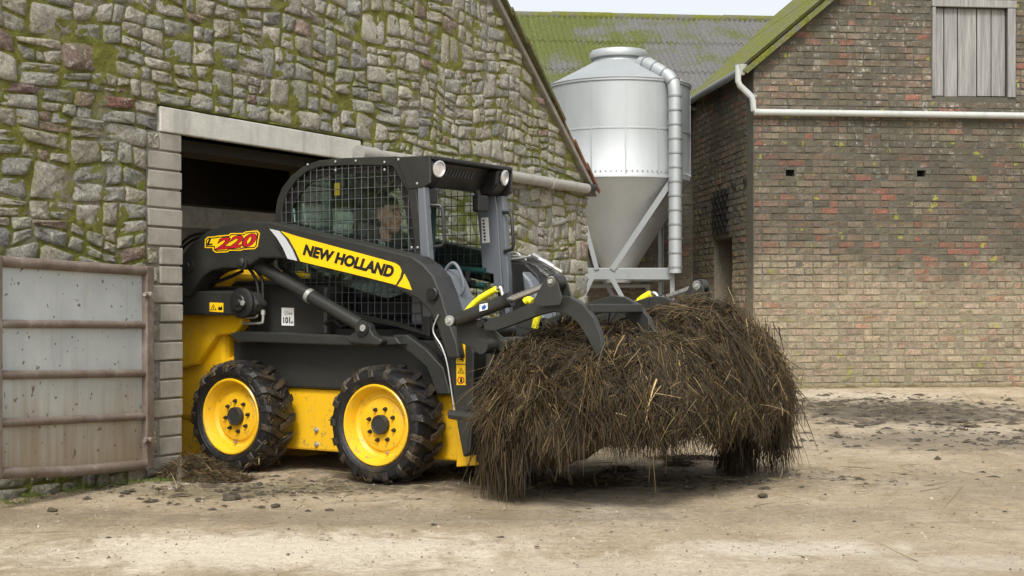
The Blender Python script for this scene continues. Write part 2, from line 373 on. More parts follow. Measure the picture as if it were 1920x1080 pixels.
def m_ground():
    t = NT('yard'); v = t.vec((1, .55, 1))
    n0 = t.noise(.35, 4, .55, v); n1 = t.noise(1.3, 7, .68, v, .6); n2 = t.noise(9, 7, .72); n3 = t.noise(70, 5, .75); n4 = t.noise(3.2, 8, .75, v, 1.0); n5 = t.noise(220, 3, .7)
    c = t.ramp(n1, [(.25, (.33, .25, .155)), (.5, (.51, .415, .285)), (.78, (.70, .605, .465))])
    c = t.mix(t.math('MULTIPLY', t.step(n4, .52, .74), .6), c, (.19, .155, .105))
    c = t.mix(t.math('MULTIPLY', t.step(n0, .5, .66), .45), c, (.70, .63, .52))
    c = t.mix(t.math('MULTIPLY', t.step(n2, .55, .75), .35), c, (.62, .57, .49))
    c = t.mix(t.math('MULTIPLY', t.step(n3, .48, .68), .5), c, (.21, .165, .11))
    c = t.mix(t.math('MULTIPLY', t.step(t.noise(26, 6, .75), .52, .66), .4), c, (.23, .185, .125)); c = t.mix(t.math('MULTIPLY', t.step(t.noise(33, 6, .75), .56, .68), .4), c, (.74, .67, .55))
    ns = t.noise(1, 7, .72, t.vec((.9, 4.5, 1)), .8); c = t.mix(t.math('MULTIPLY', t.step(ns, .52, .70), .5), c, (.20, .16, .105))
    nw = t.noise(1, 7, .72, t.vec((1.1, 6.0, 3)), .5); c = t.mix(t.math('MULTIPLY', t.step(nw, .56, .70), .45), c, (.72, .65, .54))
    c = t.mix(t.math('MULTIPLY', t.step(n5, .54, .66), .35), c, (.12, .10, .075))
    # trodden muck in front of the brick barn and under the loader
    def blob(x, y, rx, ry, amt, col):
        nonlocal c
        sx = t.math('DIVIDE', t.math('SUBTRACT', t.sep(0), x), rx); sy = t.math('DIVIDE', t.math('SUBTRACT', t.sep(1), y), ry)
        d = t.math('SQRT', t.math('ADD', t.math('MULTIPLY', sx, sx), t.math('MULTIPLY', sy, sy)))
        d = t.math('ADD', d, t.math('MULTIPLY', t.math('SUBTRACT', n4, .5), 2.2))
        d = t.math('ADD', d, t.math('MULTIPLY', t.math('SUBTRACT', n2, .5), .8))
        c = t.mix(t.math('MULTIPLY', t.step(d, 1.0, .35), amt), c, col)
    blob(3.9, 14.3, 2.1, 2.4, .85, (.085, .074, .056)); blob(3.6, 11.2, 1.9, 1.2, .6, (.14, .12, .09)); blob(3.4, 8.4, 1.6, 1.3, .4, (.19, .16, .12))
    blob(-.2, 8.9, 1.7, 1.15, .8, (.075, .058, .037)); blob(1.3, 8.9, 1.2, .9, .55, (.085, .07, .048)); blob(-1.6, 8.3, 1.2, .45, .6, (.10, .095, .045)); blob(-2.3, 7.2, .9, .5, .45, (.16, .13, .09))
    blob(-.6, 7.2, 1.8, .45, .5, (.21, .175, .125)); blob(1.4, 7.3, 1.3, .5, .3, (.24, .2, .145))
    blob(-1.1, 6.25, 1.5, .65, .85, (.80, .72, .59)); blob(.3, 5.8, 1.2, .4, .5, (.74, .66, .54)); blob(1.2, 6.25, .7, .3, .65, (.78, .71, .60)); blob(2.0, 5.9, .6, .25, .4, (.74, .68, .58)); blob(-.35, 6.35, .35, .1, .5, (.74, .66, .55)); blob(3.2, 16.9, 2.5, .6, .5, (.62, .56, .46))  # nearest pale blobs paint the brightening of the foreground into the ground colour
    ng = t.math('ADD', t.math('MULTIPLY', n3, .5), t.math('MULTIPLY', t.noise(28, 7, .8), .5))
    c = t.mix(1., c, t.ramp(ng, [(.35, (.55, .52, .46)), (.46, (1., .98, .94)), (.54, (1.1, 1.09, 1.06)), (.64, (1.3, 1.29, 1.27))]), 'MULTIPLY')
    r = t.math('SUBTRACT', .9, t.math('MULTIPLY', t.step(n1, .5, .25), .3))
    nrm = t.bump(n3, .9, .016); nrm = t.bump(n2, .8, .06, nrm); nrm = t.bump(n5, .35, .004, nrm)
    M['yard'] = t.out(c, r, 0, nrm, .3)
m_ground()

# ================================================================== GROUND
def axis_pts(a, b, st, far):
    xs = list(np.arange(a, b, st)); lo = a; hi = b; s_ = st
    while lo > -far: s_ *= 1.6; lo -= s_; xs.insert(0, lo)
    s_ = st
    while hi < far: xs.append(hi); s_ *= 1.6; hi += s_
    return np.array(xs + [hi])
gx = axis_pts(-4, 6, .05, 320); gy = axis_pts(4, 19, .06, 320)
GX, GY = np.meshgrid(gx, gy, indexing='ij')
GZ = .006 * np.sin(GX * 2.1 + GY * .7) * np.sin(GY * 1.3 + .4) + .004 * np.sin(GX * 7.3 + 1.7 * np.sin(GY * 3.1)) * np.sin(GY * 5.9 + GX)
rough_m = np.clip(1.6 - np.hypot((GX - 3.9) / 2.2, (GY - 14) / 3.0), 0, 1)
GZ = GZ + .018 * rough_m * np.sin(GX * 9 + 2 * np.sin(GY * 4)) * np.sin(GY * 8 + 1.5 * np.sin(GX * 5)) + RS.normal(0, .0015, GX.shape) - .006
ni, nj = GX.shape
idx = np.arange(ni * nj).reshape(ni, nj)
Fg = np.stack([idx[:-1, :-1], idx[1:, :-1], idx[1:, 1:], idx[:-1, 1:]], -1).reshape(-1, 4)
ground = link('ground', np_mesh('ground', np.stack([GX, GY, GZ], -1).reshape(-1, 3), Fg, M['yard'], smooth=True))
tag(ground, 'pale worn concrete farmyard smeared with mud', kind='structure')

# ================================================================== STONE BARN (left)
TH = R(29); Wd = Vector((math.sin(TH), math.cos(TH), 0)); Nd = Vector((math.cos(TH), -math.sin(TH), 0))
q = Vector(((165 - 960) / FPX, 1, 0)) * (CH * FPX / (911 - HY)); OFF = q.dot(Nd)
BR_LOC, BR_RZ = Nd * OFF, math.pi / 2 - TH
BF = frame(BR_LOC, BR_RZ)
def BW(px, py, y=0.0):
    p = hit(BF, px, py, 1, y); return p.x, p.z
barn = tag(empty('stone_barn', BR_LOC, BR_RZ), 'old rubble stone barn with mossy gable wall and open doorway', 'barn')
S_C = BW(1097, 450)[0]                       # right corner of the gable
rk1, rk2 = BW(1106, 348), BW(929, 0)
RK = (rk2[1] - rk1[1]) / (rk2[0] - rk1[0])   # slope of the rake
def rake(s): return rk1[1] + RK * (s - rk1[0]) if s > S_AP else rk1[1] + RK * (2 * S_AP - s - rk1[0])
S_AP = 8.2; S_L = 2 * S_AP - S_C
DJ0 = BW(335, 400)[0]; DJ1 = BW(633, 283)[0]; DH = BW(335, 253)[1]
LT0, LT1 = BW(293, 195)[0], BW(670, 268)[0]; LTZ = (BW(293, 195)[1] + BW(670, 268)[1]) / 2
WT = .45                                     # wall thickness
# mortar core: a wall with the doorway cut out, front face finely gridded
mb = MB()
mb.prism([(S_L, -.2), (DJ0, -.2), (DJ0, DH), (DJ0, rake(DJ0)), (S_L, rake(S_L))], .004, WT)
mb.prism([(DJ0, DH), (DJ1, DH), (DJ1, rake(DJ1)), (S_AP, rake(S_AP)), (DJ0, rake(DJ0))], .004, WT)
mb.prism([(DJ1, -.2), (S_C - .02, -.2), (S_C - .02, rake(S_C)), (DJ1, rake(DJ1))], .004, WT)
wall = mb.build('gable_wall', M['mortar'], barn)
# recessed uneven joint filling in front of the core
st = .026; QB0 = .31
ss = np.arange(4.2, S_C - .03, st); zs = np.arange(-.03, 5.0, st)
SS, ZZ = np.meshgrid(ss, zs, indexing='ij')
YY = -.027 + .005 * np.sin(SS * 23 + 3 * np.sin(ZZ * 9)) * np.sin(ZZ * 27 + 2 * np.sin(SS * 7)) + RS.normal(0, .003, SS.shape)
YY = np.minimum(YY, -.001)
ok = (ZZ < np.vectorize(rake)(SS) - .07) & ~((SS > DJ0 - QB0) & (SS < DJ1 + .22) & (ZZ < DH + .02)) & ~((SS > LT0 - .015) & (SS < LT1 + .015) & (ZZ < LTZ + .01) & (ZZ > DH - .03))
ni, nj = SS.shape; idx = np.arange(ni * nj).reshape(ni, nj)
cell = ok[:-1, :-1] & ok[1:, :-1] & ok[1:, 1:] & ok[:-1, 1:]
Fm = np.stack([idx[:-1, :-1], idx[1:, :-1], idx[1:, 1:], idx[:-1, 1:]], -1)[cell]
jo = link('joint_filling', np_mesh('joint_filling', np.stack([SS, YY, ZZ], -1).reshape(-1, 3), Fm, M['mortar'], smooth=True), wall)

QB = .31
rects = [(DJ0 - QB - .01, DJ1 + .22, -1, DH + .0), (LT0 - .02, LT1 + .02, DH - .02, LTZ + .015)]
PAL = [(.30, .295, .265), (.26, .258, .24), (.31, .295, .255), (.28, .262, .23), (.34, .32, .275), (.235, .235, .228), (.30, .292, .262)]
def stone_mesh(quad, col, depth, n=14):
    """rounded, uneven stone filling a quad given as (s,z) corners"""
    e = random.uniform(4.0, 11); ph = random.uniform(0, 9); amp = random.uniform(.015, .05)
    a, b, c_, d = [Vector(p) for p in quad]
    pts = []
    for k in range(n):
        t = 2 * math.pi * (k + .5) / n; cu, su = math.cos(t), math.sin(t)
        u = math.copysign(abs(cu) ** (2 / e), cu); v = math.copysign(abs(su) ** (2 / e), su)
        rr = 1.03 - amp + amp * (math.sin(2 * t + ph) + .8 * math.sin(3 * t + 2 * ph) + .6 * math.sin(5 * t + 3 * ph)) * .5 - random.uniform(0, .04)
        u = .5 + .5 * u * rr; v = .5 + .5 * v * rr
        pts.append((a * (1 - u) + b * u) * (1 - v) + (d * (1 - u) + c_ * u) * v)
    cen = sum(pts, Vector((0, 0))) / n
    V = []; C = []; F = []
    tilt = (random.uniform(-.09, .09), random.uniform(-.09, .09))
    for sc, dp, al in ((1.0, .03, 1), (.99, -.72 * depth, 1), (.92, -1.0 * depth, .3), (.5, -1.04 * depth, 0)):
        for p in pts:
            r_ = p - cen; pp = cen + r_ * (sc * random.uniform(.985, 1.015))
            y = dp
            if dp < 0: y += r_.x * tilt[0] + r_.y * tilt[1] + random.uniform(-.006, .006)
            V.append((pp.x, y, pp.y)); C.append((*col, al))
    V.append((cen.x, -1.05 * depth + random.uniform(-.006, .004), cen.y)); C.append((*col, 0))
    for r_ in range(3):
        for k in range(n): F.append((r_ * n + k, r_ * n + (k + 1) % n, (r_ + 1) * n + (k + 1) % n, (r_ + 1) * n + k))
    for k in range(n): F.append((3 * n + k, 3 * n + (k + 1) % n, 4 * n))
    return V, C, F, cen
def rubble(regions, seed):
    """random guillotine splitting of each region into roughly coursed stones, then one smooth warp over all corners"""
    random.seed(seed); out = []
    def warp(s_, z_):
        k = 1.0
        for a, b, c, d in rects:
            dx = max(a - s_, s_ - b, 0); dz = max(c - z_, z_ - d, 0); k = min(k, math.hypot(dx, dz) / .3)
        k *= min(1, max(0, (S_C - s_) / .25)); h = mnoise.noise(Vector((s_ * 23, z_ * 23, 1))), mnoise.noise(Vector((s_ * 21, z_ * 21, 7)))
        lo = mnoise.noise(Vector((s_ * 1.3, z_ * 2.2, 3))), mnoise.noise(Vector((s_ * 2.6, z_ * 3.1, 5)))
        return s_ + k * (.035 * h[0] + .05 * lo[1]), z_ + k * (.03 * h[1] + .10 * lo[0] + .035 * lo[1])
    def split(x0, x1, z0, z1):
        w_, h_ = x1 - x0, z1 - z0; tw = random.choice([.13, .17, .21, .26, .34]); th_ = random.choice([.075, .095, .115, .14, .18])
        if h_ > th_ * 1.45 and (h_ / th_ > w_ / tw or w_ < .17): m_ = z0 + h_ * random.uniform(.36, .64); split(x0, x1, z0, m_); split(x0, x1, m_, z1)
        elif w_ > tw * 1.4: m_ = x0 + w_ * random.uniform(.34, .66); split(x0, m_, z0, z1); split(m_, x1, z0, z1)
        else: out.append((x0, x1, z0, z1))
    for x0, x1, z0, z1 in regions:
        z = z0
        while z < z1 - .01:
            H_ = random.uniform(.3, .55)
            if z1 - z - H_ < .2: H_ = z1 - z
            split(x0, x1, z, z + H_); z += H_
    res = []
    for x0, x1, z0, z1 in out:
        j = random.uniform(.001, .010); cz = (x0 + x1) / 2, (z0 + z1) / 2
        if z0 > rake((x0 + x1) / 2): continue
        qd = [warp(*p) for p in ((x0, z0), (x1, z0), (x1, z1), (x0, z1))]; c = Vector((sum(p[0] for p in qd) / 4, sum(p[1] for p in qd) / 4))
        qd = [(p[0] + (j if p[0] < c.x else -j), p[1] + (j if p[1] < c.y else -j)) for p in qd]
        lim = lambda s_: rake(s_) - .085
        if qd[0][1] > lim(qd[0][0]) - .03 or qd[1][1] > lim(qd[1][0]) - .03: continue
        res.append([(min(x_, S_C + .012), min(y_, lim(x_))) for x_, y_ in qd])
    return res
quads = rubble([(4.2, DJ0 - QB - .01, -.03, DH), (DJ1 + .22, S_C, -.03, DH), (4.2, LT0 - .02, DH, LTZ + .015), (LT1 + .02, S_C, DH, LTZ + .015), (4.2, S_C, LTZ + .015, 4.8)], 5)
special = {BW(187, 183): (.19, .095, .085), BW(695, 27): (.42, .41, .38), BW(745, 28): (.36, .36, .31), BW(20, 145): (.17, .12, .12), BW(85, 405): (.24, .19, .155), BW(655, 240): (.3, .31, .31), BW(820, 14): (.34, .34, .33)}
stones = []
occ = [(520, 290, 955, 930), (0, 500, 275, 885), (940, 480, 1060, 560)]
for qd in quads:
    cx = sum(p[0] for p in qd) / 4; cz = sum(p[1] for p in qd) / 4
    wq = BF @ Vector((cx, 0, cz)); px, py = proj(wq)
    ar = (max(p[0] for p in qd) - min(p[0] for p in qd)) * (max(p[1] for p in qd) - min(p[1] for p in qd)) / wq.y ** 2
    vis = -20 < px < 1110 and -10 < py < 960 and not any(a < px < c and b < py < d for a, b, c, d in occ)
    base = random.choice(PAL); g = random.uniform(.78, 1.22)
    if random.random() < .05: base = (.22, .165, .145)
    col = tuple(max(.02, v * g) for v in base)
    stones.append((ar if vis else 0, qd, col, cx, cz))
for (a, b), cc in special.items():
    i = min(range(len(stones)), key=lambda k: math.hypot(stones[k][3] - a, stones[k][4] - b) - .25 * math.sqrt(stones[k][0]) * 9); stones[i] = (stones[i][0], stones[i][1], cc, 0, 0)
stones = [t[:3] for t in stones]
stones.sort(key=lambda t: -t[0])
random.seed(21)
rest = ([], [], [])
for i, (ar, qd, col) in enumerate(stones):
    V, C, F, cen = stone_mesh(qd, col, random.uniform(.029, .039))
    if i < 300 and ar > 0:
        m = bpy.data.meshes.new('stone'); c3 = Vector((cen.x, 0, cen.y))
        m.from_pydata([Vector(v) - c3 for v in V], [], F); m.update()
        a = m.color_attributes.new('col', 'FLOAT_COLOR', 'POINT'); a.data.foreach_set('color', [x for c in C for x in c])
        m.polygons.foreach_set('use_smooth', [True] * len(m.polygons)); m.materials.append(M['stone'])
        inst('stone', m, wall, c3)
    else:
        b = len(rest[0]); rest[0].extend(V); rest[1].extend(C); rest[2].extend(tuple(k + b for k in f) for f in F)
m = bpy.data.meshes.new('wall_stones'); m.from_pydata(rest[0], [], rest[2]); m.update()
a = m.color_attributes.new('col', 'FLOAT_COLOR', 'POINT'); a.data.foreach_set('color', [x for c in rest[1] for x in c])
m.polygons.foreach_set('use_smooth', [True] * len(m.polygons)); m.materials.append(M['stone'])
tag(link('wall_stones', m, wall), kind='stuff')
# concrete blocks of the door jamb
nb = 18; bh = DH / nb
for k in range(nb):
    long_ = k % 3 == 0 or k in (13, 14, 16); wd = QB if long_ else .205
    z0 = k * bh
    mb = MB(); mb.bb(DJ0 - wd + .006, DJ0 + random.uniform(-.004, .004), -.032 + random.uniform(-.006, .006), .2, z0 + .006, z0 + bh - .006)
    mb.build('concrete_block', M['block'], wall, bevel=.007)
    if not long_:
        V, C, F, cen = stone_mesh([(DJ0 - QB, z0 + .008), (DJ0 - .212, z0 + .008), (DJ0 - .212, z0 + bh - .008), (DJ0 - QB, z0 + bh - .008)], random.choice(PAL), .03)
        m = bpy.data.meshes.new('stone'); m.from_pydata(V, [], F); m.update()
        a = m.color_attributes.new('col', 'FLOAT_COLOR', 'POINT'); a.data.foreach_set('color', [x for c in C for x in c]); m.materials.append(M['stone']); link('stone', m, wall)
    mb = MB(); mb.bb(DJ1 + random.uniform(-.004, .004), DJ1 + .2, -.03, .2, z0 + .006, z0 + bh - .006); mb.build('concrete_block', M['block'], wall, bevel=.007)
MB().bb(DJ0 - QB, DJ0 - .006, -.015, .2, .0, DH).build('jamb_mortar', M['plaster'], wall)
# inner half of the reveal
MB().bb(DJ1 - .006, DJ1 + .01, .2, WT - .01, 0, DH - .12).build('jamb_mortar', M['plaster'], wall)
MB().bb(LT0, LT1, -.035, .16, DH, LTZ).build('lintel', M['lintel'], barn, bevel=.008)
MB().bb(DJ0 - .1, DJ1 + .1, .165, WT + .02, DH - .07, DH + .13).build('inner_lintel', M['timber_dark'], barn)
# verge tiles and roof
dirv = Vector((1, 0, RK)).normalized(); nv = Vector((-RK, 0, 1)).normalized()
if nv.z < 0: nv = -nv
L_r = (S_C + .12 - S_AP) * math.sqrt(1 + RK * RK); nt_ = int(L_r / .34)
up_dir = -dirv
base = Vector((rk1[0] + .06, 0, rk1[1] + RK * .06))
for k in range(nt_ + 1):
    p0 = base + up_dir * (k * .34) - nv * .012
    mb = MB(); rot = Matrix((dirv, Vector((0, 1, 0)), nv)).transposed()
    rot2 = rot @ Matrix.Rotation(R(3.2 + random.uniform(-1.5, 1.5)), 3, 'Y')
    c = p0 + up_dir * .19 + Vector((0, 3.9, 0)) + nv * random.uniform(0, .012)
    mb.box(c, (.40, 8.0 + random.uniform(-.06, .06), .034), rot2)
    mb.build('roof_tile', M['verge_tile'], barn, bevel=.006)
    if k < 13:
        mb = MB(); mb.box(p0 + up_dir * .17 - nv * .05 + Vector((0, .0, 0)), (.345, .16, .05), rot); mb.build('verge_mortar', M['plaster'], barn, bevel=.01)
for k in range(9):     # far slope of the roof, with an unseen gap added to light the inner wall
    sA, sB = S_AP - (S_AP - S_L + .2) * k / 9, S_AP - (S_AP - S_L + .2) * (k + 1) / 9
    for (ya, yb) in ((-.08, 1.7), (5.2, 7.9)) if 1 <= k <= 7 else ((-.08, 7.9),):
        mb = MB(); mb.prism([(sA, rake(sA)), (sB, rake(sB)), (sB, rake(sB) + .035), (sA, rake(sA) + .035)], ya, yb); mb.build('roof_tile', M['verge_tile'], barn)
# remaining walls and interior
MB().bb(S_C - .45, S_C - .03, WT, 8, -.2, rk1[1] - .05).build('side_wall', M['plaster'], barn)
MB().bb(S_L, S_L + .45, WT, 8, -.2, rk1[1] - .05).build('side_wall', M['plaster'], barn)
mb = MB(); mb.prism([(S_L, -.2), (S_C, -.2), (S_C, rake(S_C) - .1), (S_AP, rake(S_AP) - .1), (S_L, rake(S_L) - .1)], 7.6, 7.9); mb.build('rear_wall', M['plaster'], barn)
inner = MB().bb(S_L + .45, S_C - .45, 3.6, 3.8, -.2, 1.86).build('inner_wall', M['plaster'], barn)
for r_ in range(9):
    s = 4.6 + (r_ % 2) * .22
    while s < 8.6:
        MB().bb(s, s + .43, 3.575, 3.61, r_ * .222 - .1, r_ * .222 + .11).build('concrete_block', M['lintel'], inner, bevel=.008); s += .445  # paler than the jamb blocks; colour makes up for weak light indoors
random.seed(8)
for k in range(14):
    s = 4.7 + k * .26; V, C, F, cen = stone_mesh([(s, 1.87), (s + .24, 1.87), (s + .24, 1.98 + random.uniform(0, .14)), (s, 2.0 + random.uniform(0, .14))], (.2, .17, .13), .04)
    m = bpy.data.meshes.new('stone'); m.from_pydata([(v[0], v[1] + 3.66, v[2]) for v in V], [], F); m.update()
    a = m.color_attributes.new('col', 'FLOAT_COLOR', 'POINT'); a.data.foreach_set('color', [x for c in C for x in c]); m.materials.append(M['stone']); link('stone', m, inner)
MB().bb(S_L + .4, S_C - .4, 1.25, 1.45, 1.86, 2.22).build('cross_beam', M['timber_dark'], barn, bevel=.01)
MB().bb(S_L + .4, S_C - .4, .5, 1.7, 2.6, 2.66).build('loft_floor', M['timber_dark'], barn)
for k in range(7):
    MB().bar((5.0 + k * .6, 1.5, 2.3), (4.4 + k * .6, 3.6, 2.1), .06, .1).build('joist', M['timber_dark'], barn)
# drain pipe on the gable
pa, pb = BW(676, 288, -.09), BW(1100, 354, -.09)
mb = MB(); mb.tube([(pa[0], -.09, pa[1]), ((pa[0] + pb[0]) / 2, -.09, (pa[1] + pb[1]) / 2 + .01), (pb[0], -.09, pb[1])], .05, 14)
pipe = mb.build('drain_pipe', M['pipe_old'], barn, smooth=40)
MB().tube([(pa[0] - .03, -.09, pa[1]), (pa[0] + .2, -.09, pa[1] - .001)], .062, 14).build('pipe_socket', M['pipe_old'], pipe, smooth=40)
for f_ in (.35, .8):
    s = pa[0] + (pb[0] - pa[0]) * f_; z = pa[1] + (pb[1] - pa[1]) * f_
    MB().tube([(s - .03, -.09, z), (s + .03, -.09, z)], .06, 14).build('pipe_bracket', M['pipe_old'], pipe, smooth=40)
MB().tube([(pb[0], -.09, pb[1]), (pb[0] + .1, -.09, pb[1] - .0), (pb[0] + .19, -.09, pb[1] + .03)], [.052, .054, .03], 14).build('pipe_end', M['dark2'], pipe, smooth=40)

# ================================================================== FIELD GATE folded back against the stone wall
GH = BF @ Vector((BW(282, 600)[0] - .0, -.06, 0)); g_ang = BR_RZ + math.pi - R(9.0)
GA = math.atan2(BF.col[0][1], BF.col[0][0])
gd = Vector((math.cos(g_ang), math.sin(g_ang), 0))
gpt = hit(BF, 276, 700, 1, -.09); GH = BF @ Vector((gpt.x, -.09, 0))
gate = tag(empty('field_gate', (GH.x, GH.y, 0), g_ang + R(18 - 9)), 'rusty tubular farm gate with sheeted panels folded against stone wall', 'gate')
g_rz = BR_RZ + math.pi + R(10); gate.rotation_euler = (0, 0, g_rz)
GF = frame((GH.x, GH.y, 0), g_rz)
def GP(px, py): p = hit(GF, px, py, 1, 0); return p.x, p.z
GLEN = GP(-3, 700)[0]
rails = []
for (l_, r_), rad in (((490, 508), .030), ((607, 609), .0225), ((703, 700), .024), ((793, 781), .023), ((887, 872), .031)):
    zl = GP(2, l_)[1]; zr = GP(268, r_)[1]; rails.append((zl, zr))
    sag = -.012 if rad > .03 else 0
    MB().tube([(.02, 0, zr), (GLEN * .5, 0, (zl + zr) / 2 + sag), (GLEN, 0, zl)], rad, 14).build('rail', M['rusty'], gate, smooth=40)
ztop, zbot = rails[0][1] + .03, rails[-1][1] - .03
MB().bb(-.035, .045, -.03, .03, zbot, ztop).build('hinge_stile', M['rusty'], gate, bevel=.008)
MB().bb(GLEN + .0, GLEN + .07, -.03, .03, rails[-1][0] - .03, rails[0][0] + .03).build('end_stile', M['rusty'], gate, bevel=.008)
for a, b in zip(rails[:-1], rails[1:]):
    mb = MB(); mb.prism([(.03, a[1]), (GLEN, a[0]), (GLEN, b[0]), (.03, b[1])], -.012, -.008); mb.build('sheet_panel', M['gate_sheet'], gate)
for zz in (GP(262, 552)[1], GP(255, 826)[1]):
    MB().tube([(.055, .02, zz), (.055, .075, zz)], .017, 10).build('hinge_bolt', M['rusty'], gate, smooth=40)
    MB().tube([(.03, .03, zz + .0), (.12, .06, zz)], .012, 8).build('hinge_pin', M['rusty'], gate, smooth=40)
    for k in range(3): MB().tube([(-.055, 0, zz - .03 + k * .025), (-.055, 0, zz - .012 + k * .025)], .022, 10).build('hinge_washer', M['zinc'], gate, smooth=40)

# ================================================================== BRICK BARN (right)
PHI = R(6.0)
DB = CH * FPX / (727 - HY); CB = Vector(((1413 - 960) / FPX * DB, DB, 0))
RF = frame(CB, PHI)
bb_ = tag(empty('brick_barn', CB, PHI), 'dark weathered red brick barn with loft door and mossy roof', 'barn')
def RW(px, py, y=0.0): p = hit(RF, px, py, 1, y); return p.x, p.z
def RSide(px, py, x=0.0): p = hit(RF, px, py, 0, x); return p.y, p.z
EV = RW(1413, 108)[1]; PT = math.tan(R(40)); RX = RW(1826, 100)[0]; BWID = 2 * RX; BD = 6.9
def rtop(x): return EV + PT * (RX - abs(x - RX))
dl, dr = RW(1755, 100)[0], RW(1889, 100)[0]; dz0, dz1 = RW(1800, 181)[1], RW(1820, 14)[1]
vents = []
for (vx, vy) in ((1482, 324), (1728, 325)):
    x, z = RW(vx, vy); vents.append((x - .058, x + .058, z - .042, z + .042))
mb = MB()
holes = sorted(vents) + [(dl, dr, dz0, dz1)]
# front wall core as strips between the openings
xs_ = sorted({0., BWID, RX} | {v for h in holes for v in h[:2]})
for a, b in zip(xs_[:-1], xs_[1:]):
    segs = [(-.2, None)]; hh = sorted([h for h in holes if h[0] <= a + 1e-6 and h[1] >= b - 1e-6], key=lambda h: h[2]); z = -.2
    for h in hh: mb.prism([(a, z), (b, z), (b, h[2]), (a, h[2])], .012, .33); z = h[3]
    mb.prism([(a, z), (b, z), (b, rtop(b)), (a, rtop(a))], .012, .33)
fwall = mb.build('front_wall', M['brick_mortar'], bb_)
def brick_var(k):
    mb = MB(); rr = lambda a: random.uniform(-a, a)
    c = .09; V = []
    for (x, z) in ((-.5, -.5), (.5, -.5), (.5, .5), (-.5, .5)): V.append((x + rr(.02), .5, z + rr(.05)))
    V += [(V[i][0], -.35, V[i][2]) for i in range(4)]
    for (x, z) in ((-.47, -.42), (.47, -.42), (.47, .42), (-.47, .42)): V.append((x + rr(.015), -.5 + rr(.12), z + rr(.04)))
    F = [(8, 9, 10, 11)]
    for i in range(4): j = (i + 1) % 4; F += [(i, j, 4 + j, 4 + i), (4 + i, 4 + j, 8 + j, 8 + i)]
    mb.add(V, F); return V, F, mb.mesh('brick', M['brick_obj'])
BV = [brick_var(k) for k in range(8)]
def bcol(x, z, wx):
    n = mnoise.noise(Vector((x * .55, z * .8, wx))) * 1.0
    t = max(0, min(1, (1.72 + n * .5 - z) / .55))          # limewashed, splash-bleached lower wall
    if random.random() < .08: dark = (.19, .085, .06)
    else: dark = random.choice([(.12, .10, .072), (.13, .10, .072), (.105, .092, .07), (.14, .10, .07), (.15, .125, .09), (.095, .082, .062), (.145, .098, .07)])
    if z > 3.2: dark = tuple(v * 1.3 for v in dark)
    pale = random.choice([(.29, .235, .16), (.27, .22, .15), (.31, .25, .17), (.285, .21, .15), (.25, .215, .145), (.27, .235, .15), (.31, .23, .165), (.23, .18, .13)])
    if random.random() < .03: pale = (.30, .175, .11)
    g = random.uniform(.8, 1.2)
    return tuple((dark[i] * (1 - t) + pale[i] * t) * g for i in range(3))
CO = .0875
def brickwork(x0, x1, ztopf, z0, holes, seed):
    random.seed(seed); out = []; r_ = 0; z = z0
    while True:
        zt = z + CO
        x = x0 + (0 if r_ % 2 else -.11); any_ = False; flem = random.random()
        k = 0
        while x < x1 - .02:
            L = .225 if (flem < .55 or (k % 2 == r_ % 2)) else .113
            if flem > .9: L = .113
            a, b = max(x, x0), min(x + L, x1); k += 1; x += L
            if b - a < .03: continue
            cx = (a + b) / 2
            if zt > min(ztopf(a), ztopf(b)): continue
            any_ = True
            skip = False
            for h in holes:
                if z < h[3] - .02 and zt > h[2] + .02 and a < h[1] - .004 and b > h[0] + .004:
                    if a < h[0] - .03: b = h[0]
                    elif b > h[1] + .03: a = h[1]
                    else: skip = True
            if skip: continue
            cx = (a + b) / 2
            out.append((cx, z + CO / 2, b - a - .011, CO - .0115))
        z = zt; r_ += 1
        if not any_ or z > 8: break
    return out
fr = brickwork(0, min(BWID, 5.2), lambda x: rtop(x) - .02, -.03, [(h[0], h[1], h[2], h[3]) for h in vents] + [(dl - .055, dr + .115, dz0, dz1 + .09)], 4)
sc_ = []
for b in fr:
    wq = RF @ Vector((b[0], 0, b[1])); px, py = proj(wq)
    vis = 1420 < px < 1930 and 0 < py < 727 and not (px < 1510 and py > 600)
    pr = b[2] / wq.y ** 2 * (1 if vis else 0) * (1.25 if (b[1] < 1.6 or px < 1600) else 1)
    sc_.append((pr, b))
sc_.sort(key=lambda t: -t[0])
random.seed(99)
def joined_bricks(name, items, parent, flip=None):
    V, C, F = [], [], []
    for (x, z, L, h, col, y) in items:
        v, f, _ = random.choice(BV); b0 = len(V)
        for p in v:
            qx, qy, qz = x + p[0] * L, y + p[1] * .06, z + p[2] * h
            V.append((qx, qy, qz) if not flip else flip(qx, qy, qz)); C += [*col, 1]
        F += [tuple(i + b0 for i in ff) for ff in f]
    m = bpy.data.meshes.new(name); m.from_pydata(V, [], F); m.update()
    a = m.color_attributes.new('col', 'FLOAT_COLOR', 'POINT'); a.data.foreach_set('color', C); m.materials.append(M['brick'])
    return tag(link(name, m, parent), kind='stuff')
rest = []
for i, (pr, b) in enumerate(sc_):
    col = bcol(b[0], b[1], 0); y = .0365 + random.uniform(-.004, .003)
    if any(h[0] - .1 < b[0] < h[1] + .1 and h[3] < b[1] < h[3] + .1 for h in vents): col = (.2, .085, .06)
    if i < 300:
        o = inst('brick', random.choice(BV)[2], fwall, (b[0], y, b[1]), (0, R(random.uniform(-.4, .4)), 0), (b[2], .06, b[3])); o.color = (*col, 1)
    else: rest.append((b[0], b[1], b[2], b[3], col, y))
joined_bricks('wall_bricks', rest, fwall)
for h in vents: MB().bb(h[0] - .01, h[1] + .01, .2, .25, h[2] - .01, h[3] + .01).build('vent_back', M['black'], bb_)
